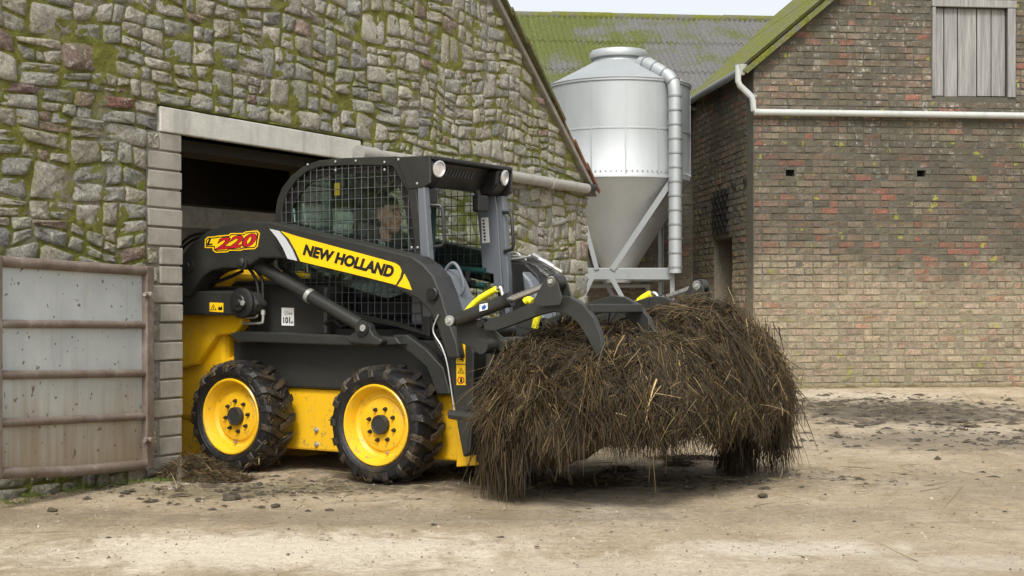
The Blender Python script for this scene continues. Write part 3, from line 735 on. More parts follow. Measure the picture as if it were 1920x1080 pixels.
# side wall with honeycomb vents and a doorway
d0, d1 = RSide(1372, 500)[0], RSide(1338, 500)[0]; dzt = RSide(1352, 447)[1]
sh = [(d0, d1, -.2, dzt)]
hc0, hc1 = RSide(1366, 400)[0], RSide(1337, 400)[0]; hz0, hz1 = RSide(1352, 440)[1], RSide(1352, 355)[1]
nr = int((hz1 - hz0) / CO)
hco = []
for r_ in range(nr):
    z = -.03 + (round((hz0 + .03) / CO) + r_) * CO
    nn = 4
    for k in range(nn):
        yy = hc0 + (hc1 - hc0) * (k + (.5 if r_ % 2 else 0)) / nn
        if yy + .09 < hc1 + .05: hco.append((yy, yy + (hc1 - hc0) / nn * .52, z, z + CO))
for (vx, vy) in ((1377, 348), (1398, 340)):
    y_, z_ = RSide(vx, vy); hco.append((y_ - .05, y_ + .05, z_ - .04, z_ + .04))
mb = MB()
mb.bb(.012, .33, .33, d0, -.2, EV); mb.bb(.012, .33, d1, BD, -.2, EV); mb.bb(.012, .33, d0, d1, dzt, EV)
swall = mb.build('side_wall', M['brick_mortar'], bb_)
sb = brickwork(0, 3.4, lambda x: EV - .02, -.03, sh + hco, 17)
its = []
for b in sb:
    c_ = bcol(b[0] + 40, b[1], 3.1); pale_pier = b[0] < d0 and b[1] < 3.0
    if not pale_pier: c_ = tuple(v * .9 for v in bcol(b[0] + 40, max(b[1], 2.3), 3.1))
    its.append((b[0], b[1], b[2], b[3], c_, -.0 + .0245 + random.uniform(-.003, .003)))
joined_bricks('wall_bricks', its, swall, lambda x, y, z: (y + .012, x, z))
for h in hco: MB().bb(-.028, .011, h[0] + .004, h[1] - .004, h[2] + .008, h[3] - .008).build('vent_shade', M['black'], swall)  # solid black blocks paint the shade in the gaps between bricks
MB().bb(.6, .65, d0 - .5, d1 + 1, -.2, dzt + .3).build('doorway_back', M['brick_mortar'], bb_)
# roof of the brick barn (corrugated, green with moss)
def corr_sheet(name, width, length, pitch, mat, amp=.018):
    nx = max(2, int(width / pitch * 6)); V = []; F = []
    for i in range(nx + 1):
        x = width * i / nx; z = amp * math.sin(2 * math.pi * x / pitch)
        for (y, dz) in ((0, 0), (length, 0), (length, -.012), (0, -.012)): V.append((x, y, z + dz))
    for i in range(nx):
        a, b = i * 4, i * 4 + 4
        F += [(a, b, b + 1, a + 1), (a + 3, a + 2, b + 2, b + 3), (a, a + 3, b + 3, b), (a + 1, b + 1, b + 2, a + 2)]
    m = bpy.data.meshes.new(name); m.from_pydata(V, [], F); m.update(); m.materials.append(mat)
    m.polygons.foreach_set('use_smooth', [True] * len(m.polygons)); m.set_sharp_from_angle(angle=R(50)); return m
SLP = R(40); rlen = (RX + .16) / math.cos(SLP)
shm = corr_sheet('roof_sheet', 1.0, rlen / 2 + .08, .09, M['mossy_roof'])
rootr = MB().add([(-.14, -.12, EV - .16 * PT - .02), (RX, -.12, EV + RX * PT - .03), (RX, BD, EV + RX * PT - .03), (-.14, BD, EV - .16 * PT - .02),
                  (-.14, -.12, EV - .16 * PT - .06), (RX, -.12, EV + RX * PT - .08), (RX, BD, EV + RX * PT - .08), (-.14, BD, EV - .16 * PT - .06)],
                 [(0, 1, 2, 3), (4, 7, 6, 5), (0, 4, 5, 1), (3, 2, 6, 7), (0, 3, 7, 4), (1, 5, 6, 2)]).build('roof', M['weathered_wood'], bb_)
def slope_place(o, x, y, z, rz, tilt):
    o.rotation_euler = (tilt, 0, rz); o.location = (x, y, z)
for r_ in range(2):
    d = r_ * (rlen / 2)
    for k in range(7):
        o = inst('roof_sheet', shm, rootr)
        # sheet x runs along the eave (back to front), sheet y runs up the slope (+X)
        o.rotation_euler = Matrix(((0, math.cos(SLP), -math.sin(SLP)), (-1, 0, 0), (0, math.sin(SLP), math.cos(SLP)))).to_euler()
        o.location = (-.16 + d * math.cos(SLP), .86 + k * .985, EV - .16 * PT + .02 + d * math.sin(SLP) + r_ * .016)
mb = MB(); mb.prism([(RX, EV + RX * PT), (BWID + .16, EV - .16 * PT), (BWID + .16, EV - .16 * PT - .06), (RX, EV + RX * PT - .06)], -.12, BD); mb.build('roof_slope', M['mossy_roof'], bb_)
for k in range(2):
    mb = MB(); a_, b_ = (-.16, EV - .16 * PT - .055), (RX, EV + RX * PT - .055)
mb = MB(); mb.prism([(-.18, EV - .18 * PT - .035), (RX, EV + RX * PT - .035), (RX, EV + RX * PT - .11), (-.12, EV - .18 * PT - .075)], -.145, -.122); mb.build('bargeboard', M['mossy_roof'], bb_)
# loft door
door = MB().bb(dl, dr, .16, .18, dz0, dz1).build('loft_door', M['timber_dark'], bb_)
px_b = [1755, 1773, 1799, 1835, 1862, 1889]
for k in range(5):
    a, b = RW(px_b[k], 90)[0], RW(px_b[k + 1], 90)[0]
    MB().bb(a + .006, b - .006, .045 + random.uniform(0, .014), .07, dz0 + random.uniform(.0, .025), dz1 - random.uniform(0, .01)).build('plank', M['weathered_wood'], door, bevel=.006)
MB().bb(dl - .05, dl - .003, -.01, .2, dz0, dz1 + .0).build('door_frame', M['weathered_wood'], bb_, bevel=.006)
MB().bb(dr + .003, dr + .11, -.012, .2, dz0, dz1).build('door_frame', M['weathered_wood'], bb_, bevel=.006)
MB().bb(dl - .06, dr + .12, -.02, .2, dz1 + .003, dz1 + .1).build('door_frame', M['weathered_wood'], bb_, bevel=.006)
# rainwater pipe
def rp(px, py, y): x, z = RW(px, py, y); return (x, y, z)
MB().tube([rp(1414, 210, -.07), rp(1925, 217, -.07), (5.2, -.07, rp(1925, 217, -.07)[2] - .02)], .042, 12).build('rainwater_pipe', M['pvc'], bb_, smooth=40)
MB().tube([rp(1384, 122, -.07), rp(1384, 152, -.07), rp(1387, 160, -.07), rp(1409, 181, -.07), rp(1412, 190, -.07), rp(1413, 206, -.07), rp(1422, 210, -.07)], .040, 12).build('rainwater_pipe', M['pvc'], bb_, smooth=40)
MB().lathe([(.035, -.1), (.06, -.03), (.075, .03), (.07, .03), (.04, -.02)], rp(1391, 126, -.07), n=16).build('gutter_outlet', M['pvc'], bb_, smooth=40)
gz = EV - .16 * PT - .05
MB().tube([(-.19, -.02, gz), (-.19, 3.0, gz + .02)], .05, 10).build('eave_gutter', M['galv_dull'], bb_, smooth=40)

# ================================================================== CORRUGATED BARN (behind)
YV = RSide(1285, 178, -.16)[0]; P2 = R(32)
FC = frame(CB + (RF.to_3x3() @ Vector((0, YV, 0))), PHI)
cb_ = tag(empty('corrugated_barn', FC.translation, PHI), 'long barn with mossy grey corrugated roof behind the silo', 'barn')
EZ = EV - .16 * PT; RUN = 2.97; SL2 = RUN / math.cos(P2); rows = 3; rl = SL2 / rows
mb = MB(); mb.bb(-9, 0.2, .25, .5, -.2, EZ + .05); cwall = mb.build('front_wall', M['brick_mortar'], cb_)
fb = brickwork(-3.4, .0, lambda x: EZ, -.03, [], 31)
joined_bricks('wall_bricks', [(b[0], b[1], b[2], b[3], tuple(v * .95 for v in bcol(b[0] + 9, max(2.4, b[1]), 5.5)), .2755 + random.uniform(-.003, .003)) for b in fb], cwall)
mb = MB()
ez2 = EZ - .06
mb.prism([(0, ez2), (RUN, ez2 + RUN * math.tan(P2)), (2 * RUN, ez2), (2 * RUN, ez2 - .05), (RUN, ez2 + RUN * math.tan(P2) - .05), (0, ez2 - .05)], 0, 1)
mb.v = [(-9 + 13.6 * v[1], v[0], v[2]) for v in mb.v]
croof = mb.build('roof', M['weathered_wood'], cb_)
SWD = .72; sm2 = corr_sheet('roof_sheet', SWD + .05, rl + .1, .09, M['fibre_cement'], .02)
random.seed(5)
for r_ in range(rows):
    for k in range(15):
        x = -5.8 + k * SWD
        o = inst('roof_sheet', sm2, croof)
        d = r_ * rl + random.uniform(-.015, .015)
        o.rotation_euler = (P2, 0, 0); o.location = (x, -.03 + d * math.cos(P2), EZ + d * math.sin(P2) + r_ * .014 + (k % 2) * .004)
for k in range(11):
    x = -5.8 + k * 1.0; zz = EZ + RUN * math.tan(P2) + .05 + random.uniform(-.008, .01)
    mb = MB(); mb.tube([(x, RUN, zz - .03), (x + 1.03, RUN, zz - .03)], .085, 12); mb.build('ridge_cap', M['mossy_roof'], croof, smooth=40)
mb = MB(); mb.prism([(.25, EZ), (RUN, EZ + RUN * math.tan(P2) - .08), (2 * RUN, EZ)], 0, .2); mb.v = [(-9 + v[1], v[0], v[2]) for v in mb.v]; mb.build('gable', M['brick_mortar'], cb_)

# ================================================================== FEED SILO
DS = 19.7; sx = (1160 - 960) / FPX * DS; PS = FPX / DS
silo = tag(empty('feed_silo', (sx, DS, 0)), 'tall galvanised feed silo with hopper base and filling pipe', 'silo')
def sz(py): return CH + (HY - py) / PS
zc0, zc1, zn, zl0, zl1 = sz(343), sz(166), sz(119), sz(113), sz(97)
RAD = .99
body = MB().lathe([(RAD, zc0), (RAD, zc0 + .03), (RAD - .004, zc0 + .035), (RAD - .004, zc0 + .64), (RAD + .003, zc0 + .645), (RAD + .003, zc0 + .665), (RAD - .004, zc0 + .67), (RAD - .004, zc1 - .03), (RAD + .012, zc1 - .028), (RAD + .012, zc1)], n=72).build('body', M['galvanised'], silo, smooth=40)
MB().lathe([(RAD + .016, zc1), (RAD + .02, zc1 + .008), (.37, zn), (.35, zn + .05)], n=72).build('roof_cone', M['galvanised'], silo, smooth=40)
MB().lathe([(.352, zn), (.352, zl0 + .01), (.40, zl0 + .012), (.405, zl0 + .03), (.405, zl1 - .03), (.38, zl1), (.0, zl1 + .02)], n=48).build('lid', M['galvanised'], silo, smooth=40)
MB().lathe([(RAD - .005, zc0), (RAD - .03, zc0 - .04), (.2, sz(512)), (.17, sz(530)), (.0, sz(530))], n=72).build('hopper', M['galvanised'], silo, smooth=40)
rv = MB()
for k in range(44):
    t = math.pi + math.pi * (k + .5) / 44
    for zz in (zc0 + .085,): rv.lathe([(.012, -.004), (.009, .006), (0, .009)], n=6) if 0 else rv.box((math.cos(t) * (RAD), math.sin(t) * RAD, zz), (.018, .018, .018), Matrix.Rotation(t, 3, 'Z'))
rv.build('rivets', M['galvanised'], silo)['kind'] = 'stuff'
for k in range(7):
    t = R(190 + k * 27)
    MB().box((math.cos(t) * RAD, math.sin(t) * RAD, (zc0 + zc1) / 2), (.006, .02, zc1 - zc0 - .08), Matrix.Rotation(t, 3, 'Z')).build('body_seam', M['galvanised'], silo)
lx, ly = .665, .77; zt_ = sz(312)
for (a, b) in ((lx, -ly), (-lx, -ly), (lx, ly), (-lx, ly)):
    mb = MB(); sgx = -1 if a > 0 else 1; sgy = 1 if b < 0 else -1
    mb.bb(a - .035, a + .035, b, b + .008 * sgy, 0, zt_); mb.bb(a - .035 * sgx, a - .035 * sgx + .008 * sgx, b, b + .07 * sgy, 0, zt_); mb.build('leg', M['galv_dull'], silo)
    MB().bb(a - .1, a + .1, b - .1, b + .1, 0, .012).build('foot_plate', M['galv_dull'], silo)
for b in (-ly, ly):
    MB().bb(-lx, lx, b - .01 * (1 if b < 0 else -1), b + .04 * (1 if b < 0 else -1), sz(526), sz(505)).build('cross_beam', M['galv_dull'], silo, bevel=.006)
    MB().bar((lx - .03, b - .02, sz(350)), (-.15, b - .02, sz(508)), .03, .075).build('brace', M['galv_dull'], silo)
    MB().bar((-.15, b - .02, sz(524)), (lx - .2, b - .02, .3), .03, .06).build('brace', M['galv_dull'], silo)
    MB().bar((-lx, b - .02, sz(350)), (-.35, b - .02, sz(508)), .03, .06).build('brace', M['galv_dull'], silo)
    MB().bar((-.42, b - .02, sz(524)), (-lx - .0, b - .02, .9), .03, .06).build('brace', M['galv_dull'], silo)
for a in (-lx, lx): MB().bb(a - .02, a + .02, -ly + .05, ly - .05, sz(526), sz(508)).build('cross_beam', M['galv_dull'], silo)
# filling pipe
yq = -.86
def sp(px, py, y): return ((px - 960) / FPX * (DS + y) - sx, y, CH + (HY - py) / FPX * (DS + y))
path = [sp(1191, 140, -.35), sp(1194, 126, -.38), sp(1203, 118, -.45), sp(1216, 120, -.55), sp(1240, 134, -.72), sp(1254, 143, -.8), sp(1262, 154, -.85), sp(1265, 172, yq), sp(1266, 300, yq), sp(1266, 512, yq)]
fp = MB().tube(path, .088, 16).build('filling_pipe', M['galvanised'], silo, smooth=50)
P9 = [Vector(p) for p in path]; lens = [0]
for a, b in zip(P9[:-1], P9[1:]): lens.append(lens[-1] + (b - a).length)
d = .1
while d < lens[-1]:
    i = max(k for k in range(len(lens) - 1) if lens[k] <= d); t = (d - lens[i]) / (lens[i + 1] - lens[i]); p = P9[i].lerp(P9[i + 1], t); dv = (P9[i + 1] - P9[i]).normalized()
    MB().tube([p - dv * .011, p + dv * .011], .098, 16).build('pipe_collar', M['galv_dull'], fp, smooth=50); d += .19
MB().bar(sp(1252, 330, -.78), sp(1266, 330, yq), .03, .03).build('pipe_bracket', M['galvanised'], silo)
# small rail gate behind the silo
DG = 20.75; gl, gr = (1094 - 960) / FPX * DG, (1212 - 960) / FPX * DG
rg = tag(empty('rail_gate', (gl, DG, 0), R(4)), 'small grey and rusty rail gate behind the silo legs', 'gate')
def gz_(py): return CH + (HY - py) / FPX * DG
MB().bb(-.03, .05, -.03, .03, 0, gz_(531)).build('post', M['rusty'], rg)
MB().tube([(0, 0, gz_(537)), (gr - gl, 0, gz_(536))], .028, 10).build('rail', M['galvanised'], rg, smooth=40)
MB().tube([(0, 0, gz_(548)), (gr - gl, 0, gz_(545))], .022, 10).build('rail', M['rusty'], rg, smooth=40)
for k in range(3): MB().tube([(0, 0, .25 + k * .28), (gr - gl, 0, .27 + k * .28)], .022, 10).build('rail', M['rusty'], rg, smooth=40)
MB().bb(gr - gl, gr - gl + .06, -.03, .03, 0, gz_(533)).build('post', M['galvanised'], rg)

# ================================================================== SKID STEER LOADER
AL = R(33); Fd = Vector((math.cos(AL), -math.sin(AL), 0)); Ld = Vector((math.sin(AL), math.cos(AL), 0))
c0 = Vector(((700 - 960) / FPX, 1, 0)) * (CH * FPX / (908 - HY)); TO = c0 + Ld * .79
TF = frame(TO, -AL)
sk = tag(empty('skid_steer_loader', TO, -AL), 'black and yellow skid steer loader driving out of the stone doorway', 'loader')
def X(px, py, y): p = hit(TF, px, py, 1, y); return (p.x, p.z)
def XY(px, py, x): p = hit(TF, px, py, 0, x); return (p.y, p.z)
def XP(pts, y): return [X(a, b, y) for a, b in pts]
def both(fn, name, mat, parent=sk, **k):
    """build on the near side, and mirrored on the far side"""
    o1 = fn(1).build(name, mat, parent, **k)
    mb = fn(1); mb.v = [(v[0], -v[1], v[2]) for v in mb.v]; o2 = mb.build(name, mat, parent, **k); return o1, o2
# --- body
MB().bb(-1.72, .40, -.46, .46, .13, .53).build('lower_chassis', M['yellow'], sk, bevel=.015)
MB().bb(-1.44, .42, -.49, .49, .535, .86).build('side_panel', M['dark'], sk, bevel=.012)
MB().bb(-1.75, -.62, -.485, .485, .865, 1.2).build('engine_side', M['dark'], sk, bevel=.03)
both(lambda s: MB().prism(XP([(430, 626), (444, 621), (742, 632), (752, 646), (700, 650), (440, 641)], -.63), -.63, -.50), 'side_step', M['dark'], bevel=.01)
def hood(s):
    mb = MB(); mb.prism(XP([(300, 590), (430, 590), (452, 596), (455, 606), (440, 625), (405, 630), (388, 655), (368, 683), (345, 690), (300, 690)], -.56), -.56, -.40); return mb
both(hood, 'engine_cover', M['yellow'], bevel=.02)
both(lambda s: MB().prism(XP([(300, 683), (400, 683), (455, 660), (457, 740), (440, 900), (340, 900), (300, 850)], -.47), -.475, -.2), 'rear_panel', M['yellow'], bevel=.015)
MB().bb(-2.05, -1.5, -.50, .50, .28, .9).build('rear_bumper', M['yellow'], sk, bevel=.04)
MB().prism(XP([(330, 520), (365, 512), (402, 504), (440, 506), (440, 522), (425, 545), (330, 548)], -.40), -.40, .40).build('rear_hood', M['yellow'], sk, bevel=.03)
MB().bb(-1.95, -1.3, -.38, .38, 1.0, 1.24).build('engine_block', M['dark2'], sk, bevel=.03)
# yellow nose
MB().prism([(.30, .18), (.47, .2), (.50, .30), (.47, .5), (.30, .52)], -.45, .45).build('front_chassis', M['yellow'], sk, bevel=.015)
both(lambda s: MB().prism([(.40, .1), (.56, .12), (.60, .2), (.52, .22), (.49, .3), (.42, .3)], -.50, -.455), 'tie_down_hook', M['yellow'], bevel=.008)
for (px, py) in ((594, 806), (594, 833), (577, 716)):
    x, z = X(px, py, -.462); MB().lathe([(.018, 0), (.018, -.006), (.011, -.007), (.011, -.02), (0, -.022)], (x, -.46, z), 'y', 10).build('bolt', M['zinc'], sk, smooth=40)
# --- lift arms
ARM = [(338, 556), (334, 520), (336, 492), (342, 476), (358, 457), (386, 435), (418, 422), (453, 415), (498, 415), (527, 421), (587, 436), (661, 452), (744, 473), (772, 480), (794, 495), (813, 517), (828, 554), (842, 602), (856, 640), (862, 672),
       (838, 672), (828, 640), (817, 606), (802, 582), (783, 561), (735, 538), (705, 526), (616, 505), (557, 490), (524, 484), (486, 484), (468, 497), (450, 503), (418, 503), (394, 509), (379, 519), (364, 540), (354, 556)]
AO, AI = -.72, -.54
def armf(s):
    pts = XP(ARM, AO); mb = MB(); n = len(pts); h = n // 2
    # strip the outline into quads so the concave shape fills cleanly
    mb.prism(pts, AO, AI); return mb
arms = both(armf, 'lift_arm', M['dark'], bevel=.012)
arm = arms[0]
both(lambda s: MB().prism(XP([(795, 500), (813, 520), (828, 556), (842, 602), (850, 622), (838, 622), (815, 575), (800, 540)], -.70), -.715, -.36), 'arm_cover', M['bluegrey'], bevel=.03, seg=3)
def lathe_at(px, py, y, prof, name, mat, parent=sk, n=20):
    x, z = X(px, py, y); return MB().lathe([(r, -h) for r, h in prof], (x, y, z), 'y', n).build(name, mat, parent, smooth=40)
lathe_at(813, 551, AO, [(.040, 0), (.040, .022), (.036, .026), (.026, .026), (.024, .002), (0, .001)], 'pin_boss', M['dark2'])
MB().lathe([(.0235, 0), (.0, -.001)], (X(813, 551, AO)[0], AO - .0265, X(813, 551, AO)[1]), 'y', 20).build('bore_shade', M['black'], sk)  # black disc over the boss recess stands for the shade inside it
lathe_at(456, 492, AO, [(.046, 0), (.046, .014), (.03, .016), (.03, .03), (.022, .036), (0, .037)], 'pivot_pin', M['dark'])
lathe_at(354, 498, AO, [(.048, 0), (.048, .012), (.02, .014), (.016, .022), (0, .023)], 'pivot_pin', M['dark'])
# rear link
lk = both(lambda s: MB().prism(XP([(300, 546), (440, 545), (470, 548), (484, 570), (470, 590), (440, 592), (300, 590)], -.68), -.68, -.58), 'rear_link', M['dark'], bevel=.015)[0]
lathe_at(456, 568, -.68, [(.10, 0), (.10, .02), (.085, .028), (.055, .03), (.055, .045), (.05, .05), (.026, .05), (.02, .058), (0, .059)], 'link_pivot', M['dark2'], n=28)
lathe_at(456, 568, -.735, [(.018, 0), (.018, .01), (0, .012)], 'pivot_bolt', M['zinc'], n=8)
# hydraulic hard lines
def pipe(pts, y, r, name, mat, n=8, parent=sk, smooth=True):
    P3 = []
    for p in pts:
        yy = p[2] if len(p) > 2 else y; x, z = X(p[0], p[1], yy); P3.append((x, yy, z))
    # catmull-rom
    Q = [Vector(p) for p in P3]; out = []
    for i in range(len(Q) - 1):
        a, b, c, d = Q[max(i - 1, 0)], Q[i], Q[i + 1], Q[min(i + 2, len(Q) - 1)]
        for k in range(6):
            t = k / 6; out.append(.5 * ((2 * b) + (c - a) * t + (2 * a - 5 * b + 4 * c - d) * t * t + (3 * b - a - 3 * c + d) * t ** 3))
    out.append(Q[-1]); return MB().tube(out if smooth else Q, r, n).build(name, mat, parent, smooth=50)
pipe([(465, 500), (478, 520), (484, 545), (484, 575)], -.60, .011, 'hydraulic_hose', M['black'])
pipe([(470, 498), (490, 520), (493, 550), (493, 585)], -.60, .011, 'hydraulic_hose', M['black'])
pipe([(484, 570), (483, 588), (478, 595), (462, 595)], -.60, .009, 'hydraulic_line', M['zinc'])
pipe([(493, 582), (493, 600), (488, 606), (455, 606)], -.60, .009, 'hydraulic_line', M['zinc'])
MB().tube([(X(484, 569, -.6)[0], -.6, X(484, 569, -.6)[1]), (X(484, 578, -.6)[0], -.6, X(484, 578, -.6)[1])], .015, 6).build('hose_fitting', M['zinc'], sk)
MB().tube([(X(493, 581, -.6)[0], -.6, X(493, 581, -.6)[1]), (X(493, 590, -.6)[0], -.6, X(493, 590, -.6)[1])], .015, 6).build('hose_fitting', M['zinc'], sk)
pipe([(334, 470), (345, 452), (365, 440), (395, 437)], -.55, .010, 'hydraulic_hose', M['black'])
pipe([(334, 480), (348, 460), (370, 447), (395, 445)], -.53, .010, 'hydraulic_hose', M['black'])
pipe([(370, 535), (400, 530), (430, 520), (455, 508)], -.60, .012, 'hydraulic_hose', M['black'])
pipe([(610, 607), (625, 600), (640, 612), (650, 608)], -.53, .014, 'hydraulic_hose', M['black'])
# lift cylinders
def cylf(s):
    y = -.615; a, b = X(484, 497, y), X(676, 610, y); return MB().tube([(a[0], y, a[1]), (b[0], y, b[1])], .043, 18)
lc = both(cylf, 'lift_cylinder', M['dark'], smooth=40)[0]
a_, b_ = X(578, 553, -.615), X(584, 557, -.615)
MB().tube([(a_[0], -.615, a_[1]), (b_[0], -.615, b_[1])], .047, 18).build('cylinder_band', M['zinc'], lc, smooth=40)
a_, b_ = X(472, 490, -.615), X(500, 507, -.615)
MB().tube([(a_[0], -.615, a_[1]), (b_[0], -.615, b_[1])], .028, 14).build('cylinder_rod', M['chrome'], lc, smooth=40)
both(lambda s: MB().prism(XP([(648, 634), (654, 629), (668, 619), (672, 608), (682, 603), (692, 609), (694, 619), (700, 628), (716, 638), (714, 645), (706, 648), (654, 643)], -.69), -.69, -.63), 'cylinder_bracket', M['dark'], bevel=.01)
lathe_at(680, 615, -.69, [(.05, 0), (.05, .012), (.028, .014), (.026, .03), (.022, .034), (0, .034)], 'bracket_pin', M['dark'])
lathe_at(680, 615, -.722, [(.022, 0), (.020, .004), (0, .004)], 'pin_face', M['zinc'])
both(lambda s: MB().prism(XP([(735, 628), (762, 627), (800, 655), (832, 690), (845, 740), (818, 740), (800, 690), (768, 662), (745, 648)], -.56), -.56, -.50), 'front_brace', M['dark'], bevel=.01)
pipe([(822, 590), (812, 620), (828, 650), (838, 680), (846, 730), (853, 778)], -.735, .005, 'hydraulic_line', M['zinc'])
pipe([(810, 600), (818, 640), (835, 668)], -.60, .011, 'hydraulic_hose', M['black'])
# --- hitch and front
def hitch(s): return MB().prism(XP([(834, 640), (858, 637), (884, 644), (889, 660), (887, 760), (882, 850), (868, 858), (857, 800), (846, 720)], -.66), -.66, -.52)
both(hitch, 'hitch_plate', M['dark'], bevel=.012)
MB().bb(.56, .64, -.52, .52, .14, .30).build('hitch_bar', M['dark'], sk, bevel=.01)
MB().bb(.56, .64, -.52, .52, .72, .86).build('hitch_bar', M['dark'], sk, bevel=.01)
MB().tube([(.44, -.6, .92), (.44, .6, .92)], .05, 14).build('arm_cross_tube', M['dark'], sk, smooth=40)
MB().bb(.12, .42, -.44, .44, .86, .93).build('front_deck', M['dark2'], sk, bevel=.01)
# --- cab
CW = .46
po = [(517, 416), (516, 395), (519, 375), (528, 352), (545, 330), (566, 313), (596, 301), (646, 296), (700, 294), (744, 293), (779, 345), (786, 400), (795, 478), (800, 540), (806, 632), (740, 612), (672, 600), (585, 565), (520, 500)]
pi = [(529, 416), (528, 396), (531, 380), (539, 360), (554, 339), (574, 322), (600, 312.5), (647, 310), (700, 310), (735, 311), (763, 357), (770, 400), (779, 472), (784, 530), (791, 620), (742, 603), (676, 590), (592, 556), (531, 498)]
PO, PI = XP(po, -CW), XP(pi, -CW)
both(lambda s: MB().ring(PO, PI, -CW, -CW + .05), 'cab_side_frame', M['dark'], bevel=.006)
def inside(p, poly):
    c = False; n = len(poly); x, y = p
    for i in range(n):
        x1, y1 = poly[i]; x2, y2 = poly[(i + 1) % n]
        if (y1 > y) != (y2 > y) and x < (x2 - x1) * (y - y1) / (y2 - y1) + x1: c = not c
    return c
def spans(poly, ax, val):
    hits = []; n = len(poly)
    for i in range(n):
        a, b = poly[i], poly[(i + 1) % n]
        if (a[ax] > val) != (b[ax] > val): t = (val - a[ax]) / (b[ax] - a[ax]); hits.append(a[1 - ax] + t * (b[1 - ax] - a[1 - ax]))
    hits.sort(); return list(zip(hits[::2], hits[1::2]))
def grid_poly(poly, y, sx_, sz_, r):
    mb = MB(); x0, x1 = min(p[0] for p in poly), max(p[0] for p in poly); z0, z1 = min(p[1] for p in poly), max(p[1] for p in poly)
    v = x0 + sx_ * .6
    while v < x1:
        for a, b in spans(poly, 0, v): mb.tube([(v, y, a - .01), (v, y, b + .01)], r, 4)
        v += sx_
    v = z0 + sz_ * .6
    while v < z1:
        for a, b in spans(poly, 1, v): mb.tube([(a - .01, y + 2 * r, v), (b + .01, y + 2 * r, v)], r, 4)
        v += sz_
    return mb
both(lambda s: grid_poly(PI, -CW + .008, .053, .066, .0027), 'wire_mesh', M['wire'])
GPn = XP([(545, 416), (543, 390), (550, 362), (565, 342), (590, 328), (640, 325), (715, 324), (742, 345), (752, 365), (770, 470), (776, 540), (720, 560), (590, 520), (548, 470)], -CW)
both(lambda s: MB().prism(GPn, -CW + .034, -CW + .039), 'side_window', M['glass'])
both(lambda s: MB().ring(XP([(531, 416), (530, 396), (533, 380), (541, 360), (556, 341), (576, 324), (601, 315), (646, 312), (733, 312), (761, 357), (778, 472)], -CW), XP([(545, 416), (543, 392), (549, 376), (558, 362), (572, 345), (590, 333), (612, 326), (650, 324), (722, 324), (748, 360), (768, 470)], -CW), -CW + .028, -CW + .034), 'window_seal', M['black'])
# roof skin follows the side outline
rp_ = [X(a, b, -CW) for a, b in [(519, 378), (528, 352), (545, 330), (566, 313), (596, 301), (646, 296), (700, 294), (744, 293)]] + [(.0, X(770, 292.5, -CW)[1])]
mb = MB(); th = .03
pl = rp_ + [(x + (.012 if i < 3 else 0), z - th) for i, (x, z) in reversed(list(enumerate(rp_)))]
mb.prism(pl, -CW + .051, CW - .051); mb.build('roof', M['dark'], sk)
xr = rp_[0][0]
MB().bb(xr + .0, xr + .05, -CW + .052, -CW + .12, .95, rp_[0][1] - .01).build('rear_post', M['dark'], sk); MB().bb(xr, xr + .05, CW - .12, CW - .052, .95, rp_[0][1] - .01).build('rear_post', M['dark'], sk)
MB().bb(xr + .02, xr + .025, -CW + .12, CW - .12, 1.25, rp_[0][1] - .01).build('rear_window', M['glass'], sk)
MB().bb(xr, xr + .06, -CW + .052, CW - .052, .88, 1.25).build('rear_bulkhead', M['dark2'], sk)
MB().bb(xr + .06, .1, -CW + .055, CW - .055, .87, .92).build('cab_floor', M['dark2'], sk)
# front visor with the two work lights
xv = X(795, 292, -CW)[0]; zt = X(795, 292, -CW)[1]; zb = zt - .19; xb = X(744, 293, -CW)[0]
both(lambda s: MB().prism([(xb - .01, zt + .004), (xv + .05, zt), (xv + .05, zt - .17), (xv - .01, zt - .2), (xb + .09, zt - .2)], -CW - .006, -CW + .012), 'visor_cheek', M['dark'], bevel=.006)
vis = MB().bb(xb, xv + .06, -CW + .013, CW - .013, zt - .025, zt).build('visor', M['dark2'], sk, bevel=.008)
MB().prism([(xv - .13, zt - .026), (xv - .02, zt - .026), (xv - .10, zt - .17), (xv - .15, zt - .17)], -CW + .17, CW - .17).build('visor_front', M['dark2'], sk, bevel=.008)
for k in range(9): MB().box((xv - .045, -.16 + k * .035, zt - .075), (.012, .006, .05), Matrix.Rotation(R(28), 3, 'Y')).build('vent_slot', M['bluegrey'], vis)
def pod(s): return MB().prism([(xb + .05, zt - .026), (xv + .045, zt - .026), (xv + .035, zt - .12), (xv - .03, zt - .19), (xb + .08, zt - .19)], -CW + .013, -CW + .165)
pods = both(pod, 'light_pod', M['dark2'], bevel=.015)
def lampf(s):
    m_ = MB(); m_.lathe([(.052, 0), (.052, .014), (.045, .016), (.045, .008), (0, .012)], (0, 0, 0), 'x', 22)
    rot = Matrix.Rotation(R(8), 3, 'Y') @ Matrix.Rotation(R(-10), 3, 'Z'); m_.v = [tuple(rot @ Vector(v) + Vector((xv + .04, -CW + .09, zt - .075))) for v in m_.v]; return m_
both(lampf, 'work_light', M['lens'], smooth=30)
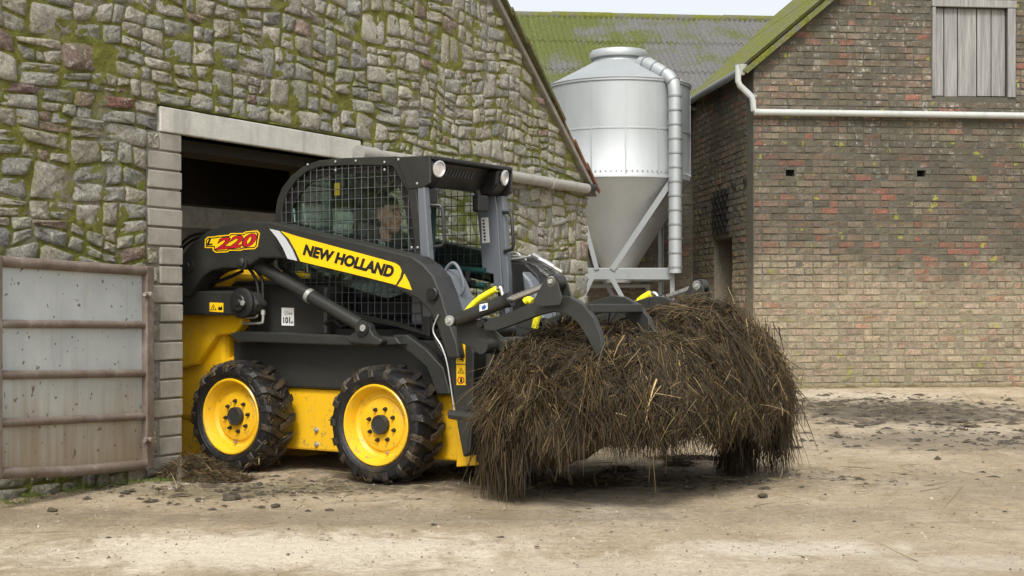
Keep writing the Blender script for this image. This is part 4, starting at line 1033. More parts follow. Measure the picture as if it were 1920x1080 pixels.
# front pillars with grab handles
both(lambda s: MB().prism([(xv - .05, zt - .19), (xv + .005, zt - .19), (xv + .05, 1.27), (xv + .055, 1.0), (xv - .01, 1.0)], -CW - .004, -CW + .05), 'front_pillar', M['bluegrey'], bevel=.008)
PPN = [X(a, b, CW - .06) for a, b in ((893, 376), (900, 434), (906, 510), (926, 514), (928, 545), (944, 552), (938, 470), (934, 394), (928, 362), (914, 354))]
both(lambda s: MB().prism(PPN, -CW + .052, -CW + .07), 'pillar_panel', M['bluegrey'], bevel=.006)
def handle(s):
    x_ = xv + .03; y_ = -CW + .055
    return MB().tube([(x_ - .02, y_, 1.69), (x_ + .045, y_ + .012, 1.685), (x_ + .06, y_ + .016, 1.66), (x_ + .075, y_ + .016, 1.47), (x_ + .06, y_ + .012, 1.44), (x_ - .01, y_, 1.43)], .012, 10)
both(handle, 'grab_handle', M['dark'], smooth=60)
for (px, py) in ((800, 385), (801, 410), (803, 440)): 
    pass
for (px, py) in ((577, 308.5), (629, 303), (629, 319), (667, 301.5), (721, 304), (721, 318), (747, 299), (782, 344), (772, 464), (783, 464)):
    x, z = X(px, py, -CW - .007); MB().lathe([(.008, 0), (.008, -.004), (0, -.007)], (x, -CW - .006, z), 'y', 8).build('screw', M['zinc'], sk, smooth=40)
# mirror/camera under the visor
mx = xv - .01
MB().bb(mx - .04, mx + .02, .13, .24, zt - .31, zt - .2).build('mirror', M['black'], sk, bevel=.012)
MB().tube([(mx - .03, .17, zt - .17), (mx - .02, .18, zt - .22)], .02, 8).build('mirror_stem', M['black'], sk)
MB().bb(mx - .06, mx + .01, -.42, -.31, zt - .29, zt - .195).build('wiper_motor', M['black'], sk, bevel=.012)
# inside of the cab
MB().box((-.56, 0, 1.33), (.12, .44, .62), Matrix.Rotation(R(-8), 3, 'Y')).build('seat_back', M['seat'], sk, bevel=.05, seg=4)
MB().box((-.34, 0, 1.05), (.5, .46, .14)).build('seat_base', M['seat'], sk, bevel=.05, seg=4)
MB().box((-.60, 0, 1.70), (.09, .25, .17), Matrix.Rotation(R(-8), 3, 'Y')).build('headrest', M['seat'], sk, bevel=.03, seg=3)
for s_ in (-1, 1):
    MB().tube([(-.5, s_ * .30, 1.35), (-.2, s_ * .31, 1.24), (.0, s_ * .27, 1.22)], .022, 10).build('lap_bar', M['black'], sk, smooth=60)
    MB().tube([(-.06, s_ * .27, 1.0), (-.05, s_ * .27, 1.2), (-.05, s_ * .27, 1.3)], [.014, .014, .026], 10).build('joystick', M['black'], sk, smooth=60)
MB().tube([(-.9, .38, 1.36), (.02, .38, 1.30)], .022, 10).build('cab_tube', M['greentube'], sk, smooth=60)
MB().tube([(-.9, .38, 1.28), (.02, .38, 1.20)], .022, 10).build('cab_tube', M['greentube'], sk, smooth=60)
MB().tube([(-.45, .40, .95), (-.42, .40, 1.75), (-.55, .40, 1.93)], .02, 10).build('cab_tube', M['greentube'], sk, smooth=60)
MB().bb(-.75, -.70, -.40, -.33, 1.3, 1.88).build('inner_post', M['greentube'], sk, bevel=.01)
MB().tube([(-.86, -.40, 1.28), (-.87, -.40, 1.6), (-.9, -.40, 1.74)], .009, 8).build('window_catch', M['zinc'], sk, smooth=60)
MB().bb(-.62, -.58, -.415, -.405, 1.78, 1.86).build('exit_tag', M['yellowdecal'], sk)
# front deck hose, seat console, yellow hoses
pipe([(831, 545), (834, 512), (846, 494), (858, 500), (869, 530), (866, 550), (846, 566), (838, 573)], -.50, .011, 'guard_loop', M['bluegrey'])
MB().bb(.0, .16, -.43, -.30, .95, 1.17).build('front_console', M['bluegrey'], sk, bevel=.03)
# couplers on the far arm
def yzp(px, py, y): x, z = X(px, py, y); return Vector((x, y, z))
FY = .58
for k, (a, b) in enumerate([((983, 488), (1010, 506)), ((992, 483), (1022, 500)), ((1000, 480), (1030, 497))]):
    p, q_ = yzp(*a, FY - k * .04), yzp(*b, FY - k * .04); d_ = (q_ - p)
    MB().tube([p, p + d_ * .4, p + d_ * .4, p + d_ * .7, p + d_ * .7, p + d_ * 1.3], [.026, .026, .02, .02, .026, .022], 12).build('hydraulic_coupler', M['chrome'], sk, smooth=30)
    e_ = p + d_ * 1.3
    MB().tube([e_, e_ + d_ * .5], .013, 8).build('hose_end', M['zinc'], sk, smooth=30)
    pipe([(955, 476 + 5 * k), (970, 475 + 5 * k), (a[0], a[1])], FY - k * .04, .009, 'hydraulic_line', M['zinc'])
MB().prism(XP([(955, 492), (985, 494), (1008, 515), (1022, 560), (1020, 610), (960, 612)], .46), .46, .54).build('far_arm_guard', M['dark2'], sk, bevel=.01)
# --- wheels
def make_wheel():
    prof = [(.238, -.09), (.243, -.117), (.262, -.130), (.292, -.134), (.315, -.128), (.328, -.105), (.334, -.06), (.336, 0), (.334, .06), (.328, .105), (.315, .128), (.292, .134), (.262, .130), (.243, .117), (.238, .09)]
    tm = MB(); n = 56; tm.lathe(prof, (0, 0, 0), 'y', n, caps=False)
    # sidewall rings
    for rr, hh in ((.272, .004),):
        tm.lathe([(rr + .006, -.1305), (rr + .003, -.1305 - hh), (rr - .003, -.1300 - hh), (rr - .006, -.129)], (0, 0, 0), 'y', n, caps=False)
    wheel = tm.mesh('wheel', M['rubber'], 45)
    lg = MB(); NL = 17
    for side in (-1, 1):
        for k in range(NL):
            a0 = 2 * math.pi * (k + (.5 if side > 0 else 0)) / NL
            secs = []
            for (u, ro, ri, sk_, hw) in ((-.018, .350, .31, .0, .055), (.03, .354, .31, -.05, .066), (.075, .353, .31, -.12, .072), (.112, .346, .30, -.17, .075), (.134, .325, .285, -.185, .068), (.139, .298, .28, -.185, .055)):
                row = []
                for (rr, dh) in ((ri, 1.15), (ro, .82), (ro, -.82), (ri, -1.15)):
                    an = a0 + sk_ + dh * hw + random.uniform(-.004, .004)
                    row.append((rr * math.sin(an), side * u, rr * math.cos(an)))
                secs.append(row)
            V = [p for r_ in secs for p in r_]; F = []
            for i in range(len(secs) - 1):
                for j in range(3): F.append((i * 4 + j, i * 4 + j + 1, i * 4 + 5 + j, i * 4 + 4 + j))
            F += [(0, 1, 2, 3), tuple(len(V) - 1 - i for i in range(4))]
            lg.add(V, F)
    tread = lg.mesh('tread', M['tread'], 30)
    rm = MB(); rm.lathe([(.236, -.105), (.240, -.116), (.234, -.122), (.226, -.120), (.220, -.108), (.208, -.085), (.196, -.052), (.176, -.038), (.160, -.040), (.153, -.050), (.148, -.052), (.06, -.052), (.0, -.052)], (0, 0, 0), 'y', 48, caps=False)
    rm.lathe([(.236, .105), (.240, .116), (.226, .12), (.2, .06), (.1, .03), (0, .03)], (0, 0, 0), 'y', 32, caps=False)
    rim = rm.mesh('rim', M['yellow'], 35)
    hub = MB().lathe([(.058, -.052), (.058, -.082), (.054, -.088), (.046, -.088), (.044, -.085), (0, -.085)], (0, 0, 0), 'y', 24).mesh('hub_cap', M['dark'], 35)
    nut = MB().lathe([(.013, -.052), (.013, -.058), (.0095, -.0585), (.0095, -.07), (.006, -.071), (.006, -.078), (0, -.079)], (0, 0, 0), 'y', 8).mesh('wheel_nut', M['dark2'], 35)
    valve = MB().tube([(0, -.06, 0), (0, -.085, -.004)], .006, 6).mesh('valve', M['zinc'])
    return wheel, tread, rim, hub, nut, valve
random.seed(3)
WM = make_wheel()
for (x, y, rz, spin) in ((0, -.655, 0, .1), (-1.192, -.655, 0, .45), (0, .655, math.pi, .2), (-1.192, .655, math.pi, .7)):
    wh = inst('wheel', WM[0], sk, (x, y, .352), (0, spin, rz) if rz == 0 else (0, -spin, rz), (1.03, 1, 1.03))
    inst('tread', WM[1], wh); inst('rim', WM[2], wh); inst('hub_cap', WM[3], wh)
    for k in range(8):
        t = 2 * math.pi * k / 8 + .2; inst('wheel_nut', WM[4], wh, (.096 * math.sin(t), 0, .096 * math.cos(t)))
    inst('valve', WM[5], wh, (.165 * math.sin(2.8), .02, .165 * math.cos(2.8)))
MB().tube([(0, -.6, .348), (0, .6, .348)], .06, 12).build('axle', M['dark2'], sk); MB().tube([(-1.192, -.6, .348), (-1.192, .6, .348)], .06, 12).build('axle', M['dark2'], sk)
# --- decals and writing
def decal(pts, y, name, mat, parent=sk, th=.0025):
    return MB().prism(XP(pts, y - th), y - th, y - .0003).build(name, mat, parent)
def text_mesh(body, bold=0., shear=0.):
    cu = bpy.data.curves.new('t', 'FONT'); cu.body = body; cu.offset = bold; cu.shear = shear; cu.resolution_u = 4
    ob = bpy.data.objects.new('t', cu); COL.objects.link(ob); dg = bpy.context.evaluated_depsgraph_get()
    m = bpy.data.meshes.new_from_object(ob.evaluated_get(dg)); bpy.data.objects.remove(ob)
    V = [v.co.copy() for v in m.vertices]; F = [tuple(p.vertices) for p in m.polygons]; bpy.data.meshes.remove(m)
    x0, x1 = min(v.x for v in V), max(v.x for v in V); y0, y1 = min(v.y for v in V), max(v.y for v in V)
    return [((v.x - x0) / (x1 - x0), (v.y - y0) / (y1 - y0)) for v in V], F
def text_on(body, bl, br, tl, y, name, mat, parent, bold=.0, shear=0., up=.001, tr=None):
    """stretch writing over the parallelogram bl-br-tl (photo pixels) lying on the plane local y"""
    uv, F = text_mesh(body, bold, shear); tr = tr or (br[0] + tl[0] - bl[0], br[1] + tl[1] - bl[1]); V = []
    for u, v in uv:
        px = (bl[0] * (1 - u) + br[0] * u) * (1 - v) + (tl[0] * (1 - u) + tr[0] * u) * v
        py = (bl[1] * (1 - u) + br[1] * u) * (1 - v) + (tl[1] * (1 - u) + tr[1] * u) * v
        x, z = X(px, py, y - up); V.append((x, y - up, z))
    return MB().add(V, F).build(name, mat, parent)
decal([(526, 433), (557, 443), (616, 459), (705, 483), (740, 493), (749, 499), (753, 508), (750, 520), (742, 534), (675, 517), (563, 490), (554, 470), (541, 447)], AO, 'brand_panel', M['yellowdecal'], arm)
decal([(758, 513), (766, 528), (772, 544), (745, 536), (754, 523)], AO, 'brand_panel', M['yellowdecal'], arm)
decal([(505, 429), (523, 433), (536, 448), (548, 468), (557, 489), (539, 485), (531, 466), (519, 446)], AO, 'silver_flash', M['greydecal'], arm)
for o_ in (0, 5): decal([(509 + o_ * .5, 445 - o_), (512 + o_ * .5, 449 - o_), (525 + o_, 466 - o_ * .3), (533 + o_ * .7, 483), (530 + o_ * .7, 482), (521 + o_, 466)], AO, 'dark_stripe', M['black'], arm)
text_on('NEW HOLLAND', (567, 478), (735, 522), (571, 457), AO, 'brand_name', M['black'], arm, .06, .1, .0035, tr=(741, 499))
decal([(384, 449), (389, 444), (403, 443), (407, 442), (429, 440), (432, 437), (456, 437), (460, 434), (482, 432), (487, 437), (483, 462), (478, 467), (456, 468), (452, 470), (430, 470), (427, 473), (405, 474), (399, 470), (398, 465), (384, 465)], AO, 'model_badge', M['yellowdecal'], arm)
decal([(386, 450), (390, 446), (403, 445), (408, 444), (430, 442), (433, 439), (457, 439), (461, 436), (481, 434), (485, 438), (481, 461), (477, 465), (455, 466), (451, 468), (429, 468), (426, 471), (406, 472), (401, 469), (401, 463), (386, 463)], AO, 'model_badge_edge', M['black'], arm, .0032)
decal([(388, 451), (391, 448), (404, 447), (409, 446), (431, 444), (434, 441), (458, 441), (461, 438), (480, 436), (482, 439), (479, 460), (476, 463), (454, 464), (450, 466), (428, 466), (425, 469), (407, 470), (403, 467), (403, 461), (388, 461)], AO, 'model_badge_fill', M['yellowdecal'], arm, .004)
text_on('220', (402, 470), (477, 462), (407, 446), AO, 'model_number', M['black'], arm, .06, .12, .0048, tr=(484, 436))
text_on('220', (404, 469), (477, 461), (408, 447), AO, 'model_number', M['red'], arm, .03, .12, .0056, tr=(483, 437.5))
text_on('L', (387, 460.5), (398, 459.5), (390, 448), AO, 'model_letter', M['black'], arm, .05, .12, .0048)
lb = decal([(528, 577), (551, 577.5), (551, 611), (528, 610)], -.488, 'noise_label', M['white'])
text_on('101', (531, 606), (544, 606.4), (531, 594), -.491, 'noise_value', M['black'], lb, .04); text_on('dB', (545, 606.4), (549.5, 606.5), (545, 602), -.491, 'noise_unit', M['black'], lb, .02)
text_on('LWA', (539, 589.5), (548, 589.8), (539, 586), -.491, 'noise_unit', M['black'], lb, .02)
decal([(531, 586), (535, 581), (540, 584), (539, 590), (534, 592)], -.491, 'noise_symbol', M['greydecal'], lb)
def warn_tri(cx, cy, s, y, parent):
    decal([(cx - s, cy + s * .8), (cx + s, cy + s * .8), (cx, cy - s)], y, 'warning_triangle', M['black'], parent, .001)
    decal([(cx - s * .68, cy + s * .6), (cx + s * .68, cy + s * .6), (cx, cy - s * .62)], y, 'warning_triangle_fill', M['yellowdecal'], parent, .0018)
    decal([(cx - s * .12, cy + s * .45), (cx + s * .14, cy + s * .45), (cx + s * .1, cy - s * .3), (cx - s * .1, cy - s * .3)], y, 'warning_mark', M['black'], parent, .0026)
st_ = decal([(393, 567), (418.5, 568), (418.5, 585.5), (393, 584)], -.68, 'warning_sticker', M['yellowdecal'])
warn_tri(400, 576.5, 6, -.6826, st_); decal([(408, 579), (411, 574), (413, 577), (416, 573), (417, 581), (411, 582)], -.6826, 'warning_mark', M['black'], st_, .001)
st_ = decal([(854.5, 644.5), (872, 645), (872.5, 682), (855, 682)], -.66, 'warning_sticker', M['yellowdecal'])
warn_tri(863.3, 655, 6.3, -.6626, st_); decal([(860.5, 673.5), (865, 672.5), (865, 669), (868, 668.5), (869.5, 678), (866.5, 678), (866, 675), (861, 675.5)], -.6626, 'warning_mark', M['black'], st_, .001)
st_ = decal([(855.5, 684), (872.5, 684), (873, 722), (856, 722)], -.66, 'warning_sticker', M['yellowdecal'])
warn_tri(864, 695, 6.3, -.6626, st_)
decal([(864 + 7 * math.cos(t * math.pi / 6), 713 + 7 * math.sin(t * math.pi / 6)) for t in range(12)], -.6626, 'prohibition_ring', M['red'], st_, .001)
decal([(864 + 5 * math.cos(t * math.pi / 6), 713 + 5 * math.sin(t * math.pi / 6)) for t in range(12)], -.6626, 'prohibition_fill', M['yellowdecal'], st_, .0018)
decal([(862, 717), (863, 709), (866, 708), (867, 717)], -.6626, 'warning_mark', M['black'], st_, .0026)
st_ = decal([(902, 408.5), (915, 407.5), (918, 454.5), (904, 456)], CW - .071, 'pillar_label', M['white'])
for k in range(7): decal([(904.3 + k * .45, 412 + k * 6), (908.3 + k * .45, 411.7 + k * 6), (908.5 + k * .45, 415 + k * 6), (904.5 + k * .45, 415.3 + k * 6)], CW - .0735, 'label_print', M['black'], st_, .001)

# ================================================================== DRIVER
hx, hz = X(728, 405, 0)
drv = MB()
def ball(c, r, n=14, m=10, rot=None):
    mb = MB(); V = []; F = []
    for i in range(m + 1):
        t = math.pi * i / m
        for j in range(n):
            p = 2 * math.pi * j / n; v = Vector((r[0] * math.sin(t) * math.cos(p), r[1] * math.sin(t) * math.sin(p), r[2] * math.cos(t)))
            if rot: v = rot @ v
            V.append(Vector(c) + v)
    for i in range(m):
        for j in range(n): F.append((i * n + j, i * n + (j + 1) % n, (i + 1) * n + (j + 1) % n, (i + 1) * n + j))
    return V, F
H = Vector((hx, 0, hz))
def hp(x, y, z): return H + Vector((x, y, z))
for c, r in ((hp(-.015, 0, .035), (.098, .078, .09)), (hp(.02, 0, -.02), (.072, .062, .10)), (hp(.045, 0, -.085), (.042, .045, .034)), (hp(.085, 0, -.015), (.02, .015, .03)), (hp(.098, 0, -.028), (.016, .014, .014)),
             (hp(.075, 0, .03), (.022, .05, .016)), (hp(.078, 0, -.066), (.014, .024, .009)), (hp(.076, 0, -.080), (.013, .022, .008)), (hp(-.012, .078, -.01), (.018, .012, .032)), (hp(-.012, -.078, -.01), (.018, .012, .032)), (hp(.06, .03, -.03), (.03, .025, .03)), (hp(.06, -.03, -.03), (.03, .025, .03))):
    drv.add(*ball(c, r))
neck0 = hp(-.03, 0, -.08); sh = hp(-.09, 0, -.24)
drv.tube([neck0, hp(-.05, 0, -.14), hp(-.07, 0, -.2)], [.058, .06, .075], 12)
for c, r in ((sh + Vector((0, 0, -.02)), (.11, .20, .09)), (sh + Vector((-.01, 0, -.18)), (.135, .19, .19)), (sh + Vector((-.02, 0, -.38)), (.14, .18, .16))): drv.add(*ball(c, r, 18, 12))
for s_ in (-1, 1):
    S0 = sh + Vector((0, s_ * .19, -.02)); E0 = sh + Vector((.07, s_ * .25, -.27)); H0 = Vector((-.10, s_ * .27, E0.z + .0))
    drv.tube([S0 + Vector((-.0, -s_ * .05, 0)), S0, E0], [.065, .068, .052], 12); drv.tube([E0 + Vector((-.02, 0, .03)), E0, E0.lerp(H0, .5), H0], [.05, .053, .045, .036], 12)
    drv.add(*ball(H0 + Vector((.03, 0, 0)), (.045, .03, .035)))
    for k in range(4): drv.tube([H0 + Vector((.04, s_ * .02, .02 - k * .016)), H0 + Vector((.075, 0, .02 - k * .016)), H0 + Vector((.07, -s_ * .03, .018 - k * .016)), H0 + Vector((.045, -s_ * .035, .016 - k * .016))], .0095, 6)
    drv.tube([H0 + Vector((.0, -s_ * .02, .02)), H0 + Vector((.03, -s_ * .04, .035)), H0 + Vector((.06, -s_ * .035, .035))], .011, 6)
    hipx = sh + Vector((.02, s_ * .09, -.46)); knee = Vector((.02, s_ * .14, hipx.z + .05)); foot = Vector((.12, s_ * .14, .97))
    drv.tube([hipx, hipx.lerp(knee, .5), knee], [.095, .085, .066], 12); drv.tube([knee, knee.lerp(foot, .4), foot], [.066, .062, .045], 12); drv.add(*ball(foot + Vector((.06, 0, -.01)), (.11, .045, .035)))
person = drv.build('person', None)
rmd = person.modifiers.new('r', 'REMESH'); rmd.mode = 'VOXEL'; rmd.voxel_size = .009
smd = person.modifiers.new('s', 'SMOOTH'); smd.factor = .5; smd.iterations = 3
dg = bpy.context.evaluated_depsgraph_get(); nm = bpy.data.meshes.new_from_object(person.evaluated_get(dg)); nm.name = 'person'
person.modifiers.clear(); person.data = nm
for k in ('jacket', 'skin'): nm.materials.append(M[k])
mi = []
for p in nm.polygons:
    c = p.center; r_ = c - H
    mi.append(1 if r_.z > -.155 - .25 * (r_.x + .05) or (c.x > -.10 and c.z > sh.z - .34 and abs(c.y) > .22) else 0)
nm.polygons.foreach_set('material_index', mi); nm.polygons.foreach_set('use_smooth', [True] * len(mi))
person.parent = None; person.matrix_world = TF
tag(person, 'driver in dark jacket with short brown hair seated in the cab, facing forward', 'person')
hm = MB(); V, F = ball(hp(-.022, 0, .042), (.104, .086, .098), 20, 16)
keep = lambda v: (v - H).z > .052 + max(0, (v - H).x) * .35 or ((v - H).x < -.035 and (v - H).z > -.07)
V2 = [v if keep(v) else H + (v - H) * .72 for v in V]; hm.add([v + (v - H).normalized() * random.uniform(-.004, .005) for v in V2], F)
hm.build('hair', M['hair'], person, smooth=True)
for s_ in (-1, 1):
    mb = MB(); mb.add(*ball(hp(.079, s_ * .031, .008), (.009, .012, .007), 8, 6)); mb.build('eye', M['black'], person)
    mb = MB(); mb.tube([hp(.088, s_ * .015, .032), hp(.090, s_ * .035, .036), hp(.075, s_ * .058, .03)], .005, 6); mb.build('eyebrow', M['hair'], person)
mb = MB(); mb.prism([(0, 0), (.07, -.03), (.05, -.12), (-.02, -.09)], 0, .012); mb.v = [tuple(Vector((v[0], v[1] - .085, v[2])) + hp(-.03, 0, -.155)) for v in mb.v]; mb.build('collar', M['shirt'], person, bevel=.004)

# ================================================================== GRAPPLE FORK
gf = tag(empty('grapple_fork', TO, -AL), 'dark grey manure fork with curved grapple tines gripping the load', 'grapple fork')
TY = (-.88, -.26, .26, .88)
TN = [(905, 606), (915, 600), (957, 584), (1009, 563), (1030, 556), (1046, 553), (1068, 556), (1094, 571), (1113, 595), (1125, 624), (1130, 650), (1128, 674), (1117, 668), (1102, 635), (1083, 606), (1065, 590), (1039, 584), (1009, 591), (972, 605), (928, 621), (908, 620)]
tp = XP(TN, -.90)
tm_ = MB().prism(tp, -.02, .02).mesh('tine', M['dark'])
for y in TY:
    o = inst('tine', tm_, gf, (0, y, 0)); b = o.modifiers.new('bevel', 'BEVEL'); b.width = .005; b.segments = 2; b.limit_method = 'ANGLE'
cbx, cbz = X(1092, 577, -.88)
for (a, b) in ((-.86, -.28), (.28, .86)):
    MB().bb(cbx - .05, cbx + .05, a, b, cbz - .028, cbz + .02).build('tine_brace', M['dark'], gf, bevel=.006)
    MB().bb(X(1000, 577, -.88)[0] - .03, X(1000, 577, -.88)[0] + .03, a, b, X(1000, 577, -.88)[1] - .025, X(1000, 577, -.88)[1] + .02).build('tine_brace', M['dark'], gf, bevel=.006)
def G(px, py, y=-.90): x, z = X(px, py, y); return x, z
pv, br, e1, pn = G(898, 607), G(853, 601), G(955, 562), G(1043, 528)
for y in TY:
    mb = MB(); mb.prism(XP([(845, 604), (850, 594), (858, 593), (885, 600), (903, 597), (912, 606), (918, 622), (938, 640), (936, 658), (880, 656), (848, 640)], -.90), -.018, .018); mb.v = [(v[0], v[1] + y + (.045 if y < 0 else -.045), v[2]) for v in mb.v]; mb.build('pivot_bracket', M['dark'], gf, bevel=.006)
    MB().lathe([(.022, -.035), (.022, .035)], (pv[0], y + (.02 if y < 0 else -.02), pv[1]), 'y', 12).build('tine_pivot', M['dark2'], gf, smooth=40)
for s_ in (-1, 1):
    yc = s_ * .90
    def q3(p): return Vector((p[0], yc, p[1]))
    cy = MB().tube([q3(br), q3(e1)], .037, 18).build('grapple_cylinder', M['dark'], gf, smooth=40)
    MB().tube([q3(e1) - (q3(e1) - q3(br)).normalized() * .02, q3(e1) + (q3(e1) - q3(br)).normalized() * .012], .041, 18).build('cylinder_gland', M['dark2'], cy, smooth=40)
    MB().tube([q3(e1), q3(pn)], .019, 14).build('cylinder_rod', M['chrome'], cy, smooth=40)
    for p, r_ in ((br, .032), (pn, .040)):
        MB().lathe([(r_, -.045), (r_, .045)], (p[0], yc, p[1]), 'y', 18).build('pin_eye', M['dark'], cy, smooth=40)
        MB().lathe([(.029, -.058), (.029, -.046)], (p[0], yc, p[1]), 'y', 16).build('pin_washer', M['zinc'], cy, smooth=40)
        MB().lathe([(.013, -.07), (.013, -.058)], (p[0], yc, p[1]), 'y', 6).build('pin_bolt', M['zinc'], cy, smooth=40)
    for dy in (-.052, .052):
        mb = MB(); mb.prism(XP([(1031, 524), (1040, 518), (1049, 520), (1056, 532), (1064, 560), (1060, 572), (1020, 575), (1010, 566)], -.90), -.006, .006); mb.v = [(v[0], v[1] + yc + dy, v[2]) for v in mb.v]; mb.build('cylinder_lug', M['dark'], gf, bevel=.003)
ctx, ctz = X(915, 648, -.9)
MB().tube([(ctx, -.97, ctz), (ctx, .97, ctz)], .045, 16).build('cross_tube', M['dark'], gf, smooth=40)
MB().bb(.68, .72, -.6, 1.0, .16, .80).build('back_plate', M['dark'], gf, bevel=.008)
for k in range(9):
    y = -.98 + k * .245
    MB().tube([(.70, y, .46), (1.2, y, .44), (1.72, y, .46)], [.026, .024, .006], 8).build('fork_tine', M['dark'], gf, smooth=40)
MB().tube([(.72, -.9, .46), (.72, .9, .46)], .04, 12).build('base_tube', M['dark'], gf, smooth=40)
a_ = XP([(899, 571), (914, 568), (914, 580), (899, 584)], -.94)
stk = MB().prism(a_, -.9395, -.9375).build('maker_sticker', M['white'], gf); MB().prism(XP([(903, 575), (909, 571), (912, 575), (909, 580), (904, 581)], -.94), -.9405, -.9396).build('sticker_emblem', M['blue'], stk)
pipe([(876, 585), (886, 572), (903, 558), (931, 542)], -.74, .019, 'grapple_hose', M['hose_yellow'], 10, gf)
pipe([(930, 543), (938, 539), (941, 548), (943, 556)], -.74, .011, 'hose_fitting', M['chrome'], 8, gf)
pipe([(866, 600), (868, 590), (876, 585)], -.74, .019, 'grapple_hose', M['hose_yellow'], 10, gf)
pipe([(1036, 520), (1028, 545), (1018, 565), (1006, 600), (1003, 615)], -.30, .022, 'grapple_hose', M['hose_yellow'], 10, gf)
pipe([(985, 566), (990, 562), (998, 566)], -.45, .022, 'grapple_hose', M['hose_yellow'], 10, gf)
pipe([(1185, 585), (1193, 571), (1205, 560), (1220, 551)], .62, .024, 'grapple_hose', M['hose_yellow'], 10, gf)
pipe([(1219, 552), (1226, 549), (1232, 554), (1233, 560)], .62, .011, 'hose_fitting', M['chrome'], 8, gf)

# ================================================================== MUCK LOAD
yk = np.array([-1.08, -.95, -.8, -.6, -.3, -.02, .12, .3, .5, .75, .95, 1.1])
zt_k = np.array([.66, .76, .82, .87, .89, .91, .97, 1.06, 1.08, 1.0, .88, .76])
zb_k = np.array([.26, .14, .12, .18, .32, .40, .42, .40, .38, .32, .28, .36])
def fbm(p, f, seed):
    r = np.random.RandomState(seed); out = 0
    for k in range(5):
        w_ = r.normal(0, 1, 3); w_ = w_ / np.linalg.norm(w_) * f * (1 + k * .55); out = out + np.sin(p @ w_ + r.uniform(0, 6.3) + 1.3 * np.sin(p @ (r.normal(0, 1, 3) * f * .6))) / (1 + k * .5)
    return out / 2.2
def muck_surf(y, ph, sc=1.0):
    zt = np.interp(y, yk, zt_k); zb = np.interp(y, yk, zb_k); zc = .52 + 0 * y
    cap = np.clip(1 - np.abs(y / 1.13) ** 6, .02, 1) ** .5
    cap = cap * (1 - .09 * np.exp(-((y - .06) / .09) ** 2))
    c, s = np.cos(ph), np.sin(ph); e = 2 / 2.5
    xx = np.sign(c) * np.abs(c) ** e; zz = np.sign(s) * np.abs(s) ** e
    rx = (.60 - .06 * zz) * cap; rz = np.where(s > 0, zt - zc, zc - zb) * (.45 + .55 * cap)
    lift = np.interp(y, [-1.1, -.5, -.1], [.24, .16, 0]) * np.clip((rx * xx + .12) / .4, 0, 1)
    rz = np.where(s > 0, rz, np.maximum(rz - lift, .06))
    p = np.stack([1.41 + rx * xx * sc, y, zc + rz * zz * sc], -1)
    p[..., 2] += np.interp(y, [-1.0, -.6, 0, .2], [.04, .12, .10, 0]) * np.clip(-(rx * xx) / .35, 0, 1) * np.clip(zz, 0, 1)
    d = np.stack([xx, 0.2 * y, zz], -1); d /= np.linalg.norm(d, axis=-1, keepdims=True)
    return p + d * (.068 * fbm(p, 5.2, 1) + .030 * fbm(p, 15, 2))[..., None], d
U, Vv = np.meshgrid(np.linspace(-1.12, 1.12, 90), np.linspace(0, 2 * np.pi, 73)[:-1], indexing='ij')
core, _ = muck_surf(U, Vv, .925); ni, nj = U.shape
idx = np.arange(ni * nj).reshape(ni, nj); nxt = np.roll(idx, -1, axis=1)
Fc = np.stack([idx[:-1], idx[1:], nxt[1:], nxt[:-1]], -1).reshape(-1, 4)
ccol = np.zeros((ni * nj, 4)); ccol[:] = (.026, .018, .009, 1)
V_all = [core.reshape(-1, 3)]; F_all = [Fc]; C_all = [ccol]; off = ni * nj
def strands(P, D, L, W, sag, col, curl=.25, K=4, rs=RS):
    """three-sided tapering stalks: P roots, D directions"""
    n = len(P); t = np.linspace(0, 1, K)[None, :, None]
    cu = rs.normal(0, 1, (n, 3)) * curl * L[:, None]
    pts = P[:, None] + D[:, None] * L[:, None, None] * t + cu[:, None] * (t * t) * .5 + np.array([0, 0, -1.0]) * (sag * L)[:, None, None] * t * t
    a = np.cross(D, rs.normal(0, 1, (n, 3))); a /= np.linalg.norm(a, axis=1, keepdims=True) + 1e-9; b = np.cross(D, a)
    rad = W[:, None] * np.array([1, .95, .75, .35])[None, :K]
    vs = []
    for k in range(3):
        an = 2 * np.pi * k / 3; vs.append(pts + (a * math.cos(an) + b * math.sin(an))[:, None] * rad[..., None])
    V = np.stack(vs, 2).reshape(-1, 3)                  # n,K,3
    base = (np.arange(n) * K * 3)[:, None, None, None]; kk = (np.arange(K - 1) * 3)[None, :, None, None]
    q = np.array([[0, 1, 4, 3], [1, 2, 5, 4], [2, 0, 3, 5]])[None, None]
    F = (base + kk + q).reshape(-1, 4)
    return V, F, np.repeat(np.concatenate([col, np.ones((n, 1))], 1), K * 3, axis=0)
def muck_cols(n, pale=.12, rs=RS):
    pal = np.array([(.047, .032, .0135), (.066, .044, .017), (.030, .0215, .010), (.09, .059, .0225), (.054, .038, .0155)]); c = pal[rs.randint(0, 5, n)]
    g = rs.rand(n) < pale; c[g] = np.array([(.17, .115, .045), (.14, .09, .038), (.22, .155, .07)])[rs.randint(0, 3, g.sum())]
    return c * rs.uniform(.7, 1.35, (n, 1))
